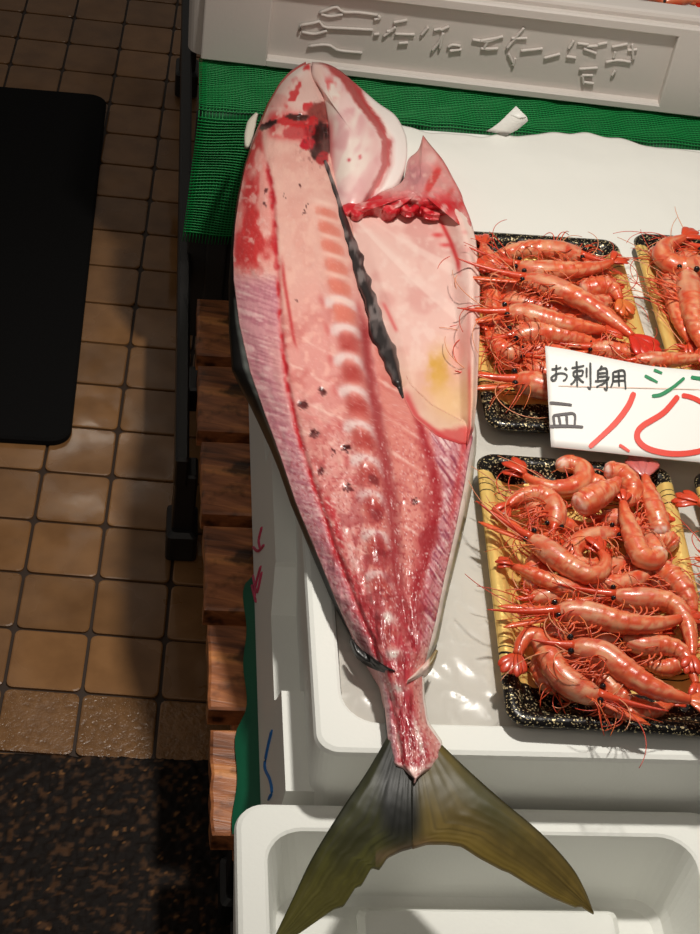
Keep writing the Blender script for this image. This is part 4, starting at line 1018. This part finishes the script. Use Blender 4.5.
prawn('pale prawn bent like a hook in the right half of the nearest tray', [(662, 550), (654, 560), (643, 557), (636, 545), (630, 528), (625, 512), (623, 502)], 19, .022, .7, head=False, fan=True, fan_w=.8, legs=0, group=G3)
prawn('small pale prawn lump beside the right rim of the nearest tray', [(676, 548), (667, 541), (657, 540), (648, 546)], 19, .004, .85, head=False, fan=False, legs=0, group=G3)
prawn('pale headed prawn curled round in the middle of the nearest tray', [(616, 533), (600, 536), (582, 541), (572, 551), (578, 563), (594, 564), (602, 556)], 19, .012, .6, fan_w=.7, rost=1.0, legs=4, group=G3)
prawn('pinkish prawn running down to the right rim below the hooked one', [(656, 566), (668, 574), (680, 585), (690, 600), (694, 612)], 20, .012, .55, head=False, fan=True, legs=4, group=G3)
prawn('prawn with red arched back along the right side of the nearest tray', [(610, 596), (630, 598), (652, 599), (672, 604), (685, 618), (691, 638), (692, 656)], 20, .016, .48, fan_w=.9, rost=1.8, feel=4, legs=3, group=G3)
prawn('straight prawn with grey spotted head across the middle of the nearest tray', [(553, 613), (575, 612), (597, 616), (620, 622), (645, 625), (668, 622), (680, 618)], 23, .022, .55, fan_w=.9, rost=1.8, feel=4, legs=5, group=G3)
prawn('shorter prawn drooping its tail down the lower right of the nearest tray', [(620, 638), (640, 645), (660, 645), (678, 650), (690, 664), (696, 684)], 19, .010, .55, fan_w=.9, rost=.6, feel=2, legs=3, group=G3)
prawn('big deep red prawn running diagonally to the lower right tray corner', [(567, 648), (586, 650), (605, 656), (624, 670), (645, 684), (668, 694), (690, 700)], 25, .024, .30, fan_w=1.0, rost=1.0, feel=3, legs=4, group=G3, fan_tone=(226, 110, 60))
prawn('big prawn at the lower left of the tray with its head over the near rim', [(602, 698), (585, 692), (568, 682), (555, 668), (546, 650), (536, 637), (524, 640), (517, 655)], 25, .014, .42, fan_w=.9, rost=1.6, feel=5, legs=5, belly=1, group=G3)
prawn('striped prawn with a pale end squeezed between the two biggest prawns', [(630, 700), (618, 694), (606, 682), (596, 670), (586, 660)], 19, .014, .55, head=False, fan=False, legs=0, group=G3)
prawn('prawn on its back with many orange legs near the left rim of the tray', [(553, 530), (556, 514), (549, 500), (535, 494), (518, 498), (508, 506)], 20, .010, .35, fan_w=.8, rost=.8, feel=5, legs=9, belly=-1, group=G3)
prawn('red prawn lying crosswise behind the straight one, mostly feelers', [(590, 592), (565, 588), (545, 580), (528, 572), (512, 566)], 18, .010, .2, fan_w=.8, rost=1.4, feel=5, legs=5, group=G3)
prawn('red prawn tucked against the near rim at the lower right', [(612, 716), (632, 714), (652, 710), (668, 702)], 15, .002, .2, head=False, fan=True, legs=0, group=G3)
prawn('red prawn beneath the pale curled one at centre of the nearest tray', [(652, 572), (630, 582), (606, 584), (580, 580), (560, 572)], 18, .010, .25, rost=1.2, feel=4, legs=5, group=G3)
# tray beside the fish
prawn('pale prawn along the far black rim with its head to the right', [(584, 258), (568, 253), (545, 250), (522, 250), (502, 255), (490, 262)], 19, .012, .6, fan_w=.9, rost=1.3, feel=4, legs=3, belly=-1, group=G1)
prawn('orange prawn with its dark eye to the left, just below the far rim prawn', [(515, 266), (533, 270), (552, 270), (575, 270), (598, 267), (612, 262)], 18, .018, .35, fan_w=.9, rost=1.8, feel=4, legs=3, group=G1)
prawn('long prawn crossing the tray to a bright red tail at the card', [(520, 279), (540, 283), (562, 291), (585, 302), (606, 316), (622, 328), (632, 336)], 20, .026, .45, fan_w=1.3, rost=2.0, feel=5, legs=4, group=G1, fan_tone=(216, 46, 28))
prawn('red prawn with fanned orange legs beside the right gold rim of the left tray', [(580, 290), (592, 288), (604, 286), (614, 290), (620, 300)], 17, .012, .2, head=False, fan=True, fan_w=1.0, legs=8, belly=-1, group=G1, fan_tone=(228, 130, 60))
prawn('prawn with round black eye near the fish, in the middle of the left tray', [(503, 314), (522, 314), (543, 319), (565, 325), (588, 328), (605, 330)], 21, .022, .42, fan_w=.9, rost=1.4, feel=5, legs=5, group=G1)
prawn('glossy pink prawn under the middle of the left tray, above the card', [(510, 338), (528, 334), (548, 333), (572, 337), (595, 343)], 21, .014, .55, fan_w=.8, rost=.9, feel=4, legs=5, group=G1)
prawn('prawn with a dark eye lying right at the upper edge of the price card', [(588, 349), (605, 350), (622, 352), (640, 354), (652, 356)], 17, .014, .35, fan_w=.8, rost=1.5, feel=4, legs=4, group=G1)
prawn('dark red prawn with two black eyes left of the price card', [(512, 382), (528, 383), (545, 387), (565, 392), (585, 395), (600, 394)], 24, .004, .12, fan_w=.9, rost=1.5, feel=3, legs=3, belly=-1, group=G1)
prawn('red prawn tail standing at the far left corner against the fish', [(500, 272), (490, 262), (485, 252), (483, 244)], 15, .012, .1, head=False, fan=True, fan_w=1.1, legs=0, group=G1)
prawn('red prawn of mostly feelers close to the fish at the left tray side', [(522, 356), (508, 352), (496, 344), (488, 332)], 18, .010, .15, rost=1.2, feel=5, legs=6, group=G1)
prawn('pale prawn lying across the gap between two trays above the card', [(632, 362), (650, 360), (668, 360), (688, 359), (706, 357)], 15, .022, .75, head=True, fan_w=.8, rost=.8, feel=3, legs=3, group=G1, eyes=False)
# tray at the right edge
prawn('curled pink prawn with a raised red tail at the top of the right tray', [(706, 262), (692, 267), (676, 266), (664, 258), (664, 248), (674, 242), (684, 238)], 19, .020, .6, head=False, fan=True, fan_w=1.0, legs=0, group=G2)
prawn('pale prawn running lengthwise down the right tray at the frame edge', [(686, 272), (690, 290), (694, 310), (698, 330), (703, 348)], 24, .018, .55, fan_w=.8, rost=.5, feel=4, legs=6, belly=1, group=G2)
prawn('deep red prawn beside the gold rim of the right tray', [(668, 272), (672, 290), (676, 308), (682, 326), (690, 342)], 17, .010, .15, fan_w=.8, rost=.6, feel=5, legs=6, group=G2)
prawn('prawn out at the far end of the right tray beyond the curled one', [(700, 250), (716, 254), (732, 262), (742, 275)], 20, .014, .5, rost=.8, feel=3, legs=3, group=G2)
prawn('red prawn head peeping out at the far left of the right tray', [(651, 250), (660, 256), (668, 266), (674, 280)], 13, .006, .05, head=False, fan=False, legs=0, group=G2)
prawn('prawn whose red tail sticks out over the sliver of gold tray', [(738, 512), (724, 508), (710, 505), (698, 502)], 17, .012, .25, head=False, fan=True, fan_w=1.2, legs=3, group=G4)
prawn('prawn in the sliver of tray with its body beyond the right frame edge', [(712, 560), (726, 566), (742, 576), (752, 590)], 20, .008, .4, rost=.6, feel=3, legs=4, group=G4)
# a feeler that hangs over the near rim
# prawns in the lettered box at the top right
def box_prawn(label, a, b, zz, w, tone):
    n = 24; P = catmull(np.array([a, ((a[0]+b[0])/2, (a[1]+b[1])/2 + .012), b]), n); P3 = np.array([SU(p[0], p[1], zz + .004*math.sin(PI*i/(n-1))) for i, p in enumerate(P)])
    s = np.linspace(0, 1, n); prof = np.interp(s, [0, .1, .3, .7, .95, 1], [.4, .85, 1, .75, .4, .3])*(1 + .07*((s*7) % 1)); k = 12
    vs, fs = tube(P3, w*prof, k, .9); ang = np.tile(np.arange(k)/k*2*PI, n); c = np.tile(RED*(1-tone) + PAL*tone, (n*k, 1)); c = mixc(c, RED, sstep(.2, .7, np.cos(ang*4+np.repeat(s, k)*5))*.7); c = mixc(c, PAL, (np.repeat((s*7) % 1, k) < .2)*.4)
    root = thing('prawn', label, 'prawn', P3[n//2] - np.array([0, 0, w]), GU)
    obj('body', vs, fs, SHELL, root, cols=c)
    d = P3[-1]-P3[-3]; d /= np.linalg.norm(d); mb = MB(); sd = np.cross(d, [0, 0, 1])
    for a_ in (-.45, 0, .45):
        tt = np.linspace(0, 1, 7); Pq = P3[-1] + (d*math.cos(a_) + sd*math.sin(a_))*(w*2.2*tt)[:, None]; v2, f2 = tube(Pq, w*.4*np.interp(tt, [0, .6, 1], [.5, 1, .2]), 7, .3); mb.add(v2, f2, DRD)
    mb.build('tail_fan', SHELL, root, usecol=True)
    for sg_ in (-1, 1):
        mb = MB(); v2, f2 = sphere(P3[1] + sd*sg_*w*.5 + np.array([0, 0, w*.4]), w*.22, 8, 6); mb.add(v2, f2); mb.build('eye', EYE, root)
for k, (a, b) in enumerate([((.565, .068), (.655, .060)), ((.600, .085), (.690, .070)), ((.640, .062), (.735, .070)), ((.560, .10), (.64, .115)), ((.66, .10), (.75, .10)), ((.70, .066), (.80, .060)), ((.60, .13), (.70, .14))]):
    box_prawn(['prawn at the near rim of the lettered box, leftmost in view', 'second prawn from the left behind the rim of the lettered box', 'prawn right at the rim of the lettered box near the frame corner', 'prawn farther left inside the lettered box', 'prawn farther back inside the lettered box near the frame corner', 'prawn at the rim of the lettered box beyond the right frame edge', 'prawn deep inside the lettered box'][k], a, b, .612, .010, .35 + .06*(k % 3))

# ------------------------------------------------------------------ price card
def card_z(px_, py_):
    e = (np.asarray(py_, float) - (346 + (np.asarray(px_, float)-545)*.155))/100.
    return .548 - .034*np.clip(e, -.1, 1.2) + .004*np.sin((np.asarray(px_, float)-545)/60.)
top = catmull(np.array([(545, 346), (572, 350.5), (600, 356.5), (650, 366), (700, 371), (760, 378), (830, 387)], float), 60)
bot = catmull(np.array([(551, 447), (600, 452), (650, 457.5), (700, 462.5), (760, 469), (830, 477)], float), 60)
e = np.linspace(0, 1, 12)[:, None, None]
G = top[None]*(1-e) + bot[None]*e
W = at(G[..., 0], G[..., 1], card_z(G[..., 0], G[..., 1]))
card = thing('price_card', 'white handwritten price card with red numerals leaning over the prawn trays', 'sign', at(690, 462, .5065))
o = obj('card', W.reshape(-1, 3), grid_faces(12, 60), mat('card_paper', (240, 239, 234), .5), card)
so = o.modifiers.new('thick', 'SOLIDIFY'); so.thickness = .0009; so.offset = 0
def ink(name, strokes, color, wdt, label=None):
    mb = MB()
    for s in strokes:
        pts, w = (s if isinstance(s, tuple) else (s, wdt))
        p = np.array([(540 + x*160/700., 340 + y*125/547.) for x, y in pts]); n = max(14, 8*len(p))
        q = catmull(p, n) if len(p) > 2 else p[0] + (p[1]-p[0])*np.linspace(0, 1, n)[:, None]
        T = np.gradient(q, axis=0); T /= np.linalg.norm(T, axis=1)[:, None] + 1e-9; Nn = np.stack([-T[:, 1], T[:, 0]], 1)
        ww = w*.5*160/700.*(1 + .10*np.sin(np.linspace(0, 5, n)))
        ww[0] *= .6; ww[-1] *= .6
        L = q + Nn*ww[:, None]; R = q - Nn*ww[:, None]; E = np.stack([L, q, R], 1)
        zz = card_z(E[..., 0], E[..., 1]) + .0011
        vs = at(E[..., 0], E[..., 1], zz).reshape(-1, 3); mb.add(vs, grid_faces(n, 3))
    o = mb.build(name, mat(name, color, .5), card, smooth=False)
    return o
ink('black_writing', [
    [(50, 128), (70, 126), (94, 119)], [(72, 108), (71, 140), (70, 168), (58, 177), (50, 166), (62, 154), (82, 146), (104, 146), (118, 156), (112, 172), (100, 178)], [(108, 120), (119, 132)],
    [(138, 122), (166, 118), (194, 112)], [(160, 92), (162, 150), (163, 206)], [(146, 138), (148, 160)], [(146, 138), (186, 134), (184, 158)], [(148, 160), (184, 156)], [(160, 162), (150, 180), (134, 196)], [(166, 164), (178, 176), (192, 186)], [(204, 120), (204, 164)], [(220, 98), (221, 160), (220, 212), (208, 204)],
    [(272, 112), (262, 126)], [(254, 130), (253, 176)], [(254, 131), (290, 126), (293, 180), (292, 218), (280, 210)], [(254, 146), (290, 143)], [(254, 161), (290, 158)], [(240, 180), (270, 178), (302, 172)], [(304, 160), (280, 188), (246, 206)],
    [(320, 140), (319, 180), (310, 208)], [(320, 140), (366, 134), (372, 180), (375, 216)], [(319, 160), (370, 156)], [(317, 180), (372, 176)], [(344, 138), (346, 206)]], (28, 26, 26), 9)
ink('grey_writing', [([(42, 274), (90, 278), (140, 284)], 12), [(58, 330), (64, 376)], [(58, 330), (104, 324), (150, 324), (152, 374)], [(82, 330), (90, 374)], [(116, 327), (119, 374)], ([(40, 378), (110, 376), (190, 380)], 13)], (58, 46, 48), 11)
ink('green_writing', [([(498, 130), (535, 145)], 12), ([(458, 155), (515, 185)], 12), [(490, 245), (530, 238), (580, 208), (632, 165)], [(660, 162), (700, 168), (760, 172)], [(760, 172), (740, 205), (715, 230)]], (30, 134, 84), 15)
ink('red_numerals', [[(412, 228), (385, 290), (325, 368), (216, 470)], ([(347, 458), (392, 488)], 13), [(606, 244), (540, 318), (450, 375), (425, 412), (436, 448), (480, 478), (560, 496), (640, 496), (720, 478), (790, 430), (800, 370), (760, 310), (700, 268), (655, 248), (620, 242)]], (226, 62, 44), 24)
ink('fold_line', [[(80, 200), (400, 208), (700, 216)]], (238, 206, 190), 4)

# ------------------------------------------------------------------ light
def area(name, loc, target, power, size, color, spread=180):
    l = bpy.data.lights.new(name, 'AREA'); l.energy = power; l.shape = 'DISK'; l.size = size; l.color = color; l.spread = math.radians(spread)
    o = bpy.data.objects.new(name, l); C.objects.link(o); o.location = loc
    o.rotation_euler = (Vector(target)-Vector(loc)).to_track_quat('-Z', 'Y').to_euler(); return o
def spot(name, loc, target, power, size, blend, radius, color):
    l = bpy.data.lights.new(name, 'SPOT'); l.energy = power; l.spot_size = math.radians(size); l.spot_blend = blend; l.shadow_soft_size = radius; l.color = color
    o = bpy.data.objects.new(name, l); C.objects.link(o); o.location = loc
    o.rotation_euler = (Vector(target)-Vector(loc)).to_track_quat('-Z', 'Y').to_euler(); return o
spot('stall_lamp', (.16, 1.50, 1.92), (.34, 1.42, .48), 84, 98, 1.0, .05, (1, .95, .87))
area('aisle_lamp', (-.805, 3.72, 2.0), (-.37, 1.71, 0), .9, .09, (1, .88, .74))
area('ceiling_lamp', (-.2, -.2, 2.5), (-.2, 1.2, 0), 3.6, .9, (1, .88, .74))
w = bpy.data.worlds.new('world'); bpy.context.scene.world = w; w.use_nodes = True
w.node_tree.nodes['Background'].inputs[0].default_value = (1.0, .93, .84, 1); w.node_tree.nodes['Background'].inputs[1].default_value = .12
sc = bpy.context.scene; sc.view_settings.view_transform = 'Standard'; sc.view_settings.look = 'None'; sc.view_settings.exposure = 0; sc.view_settings.gamma = 1
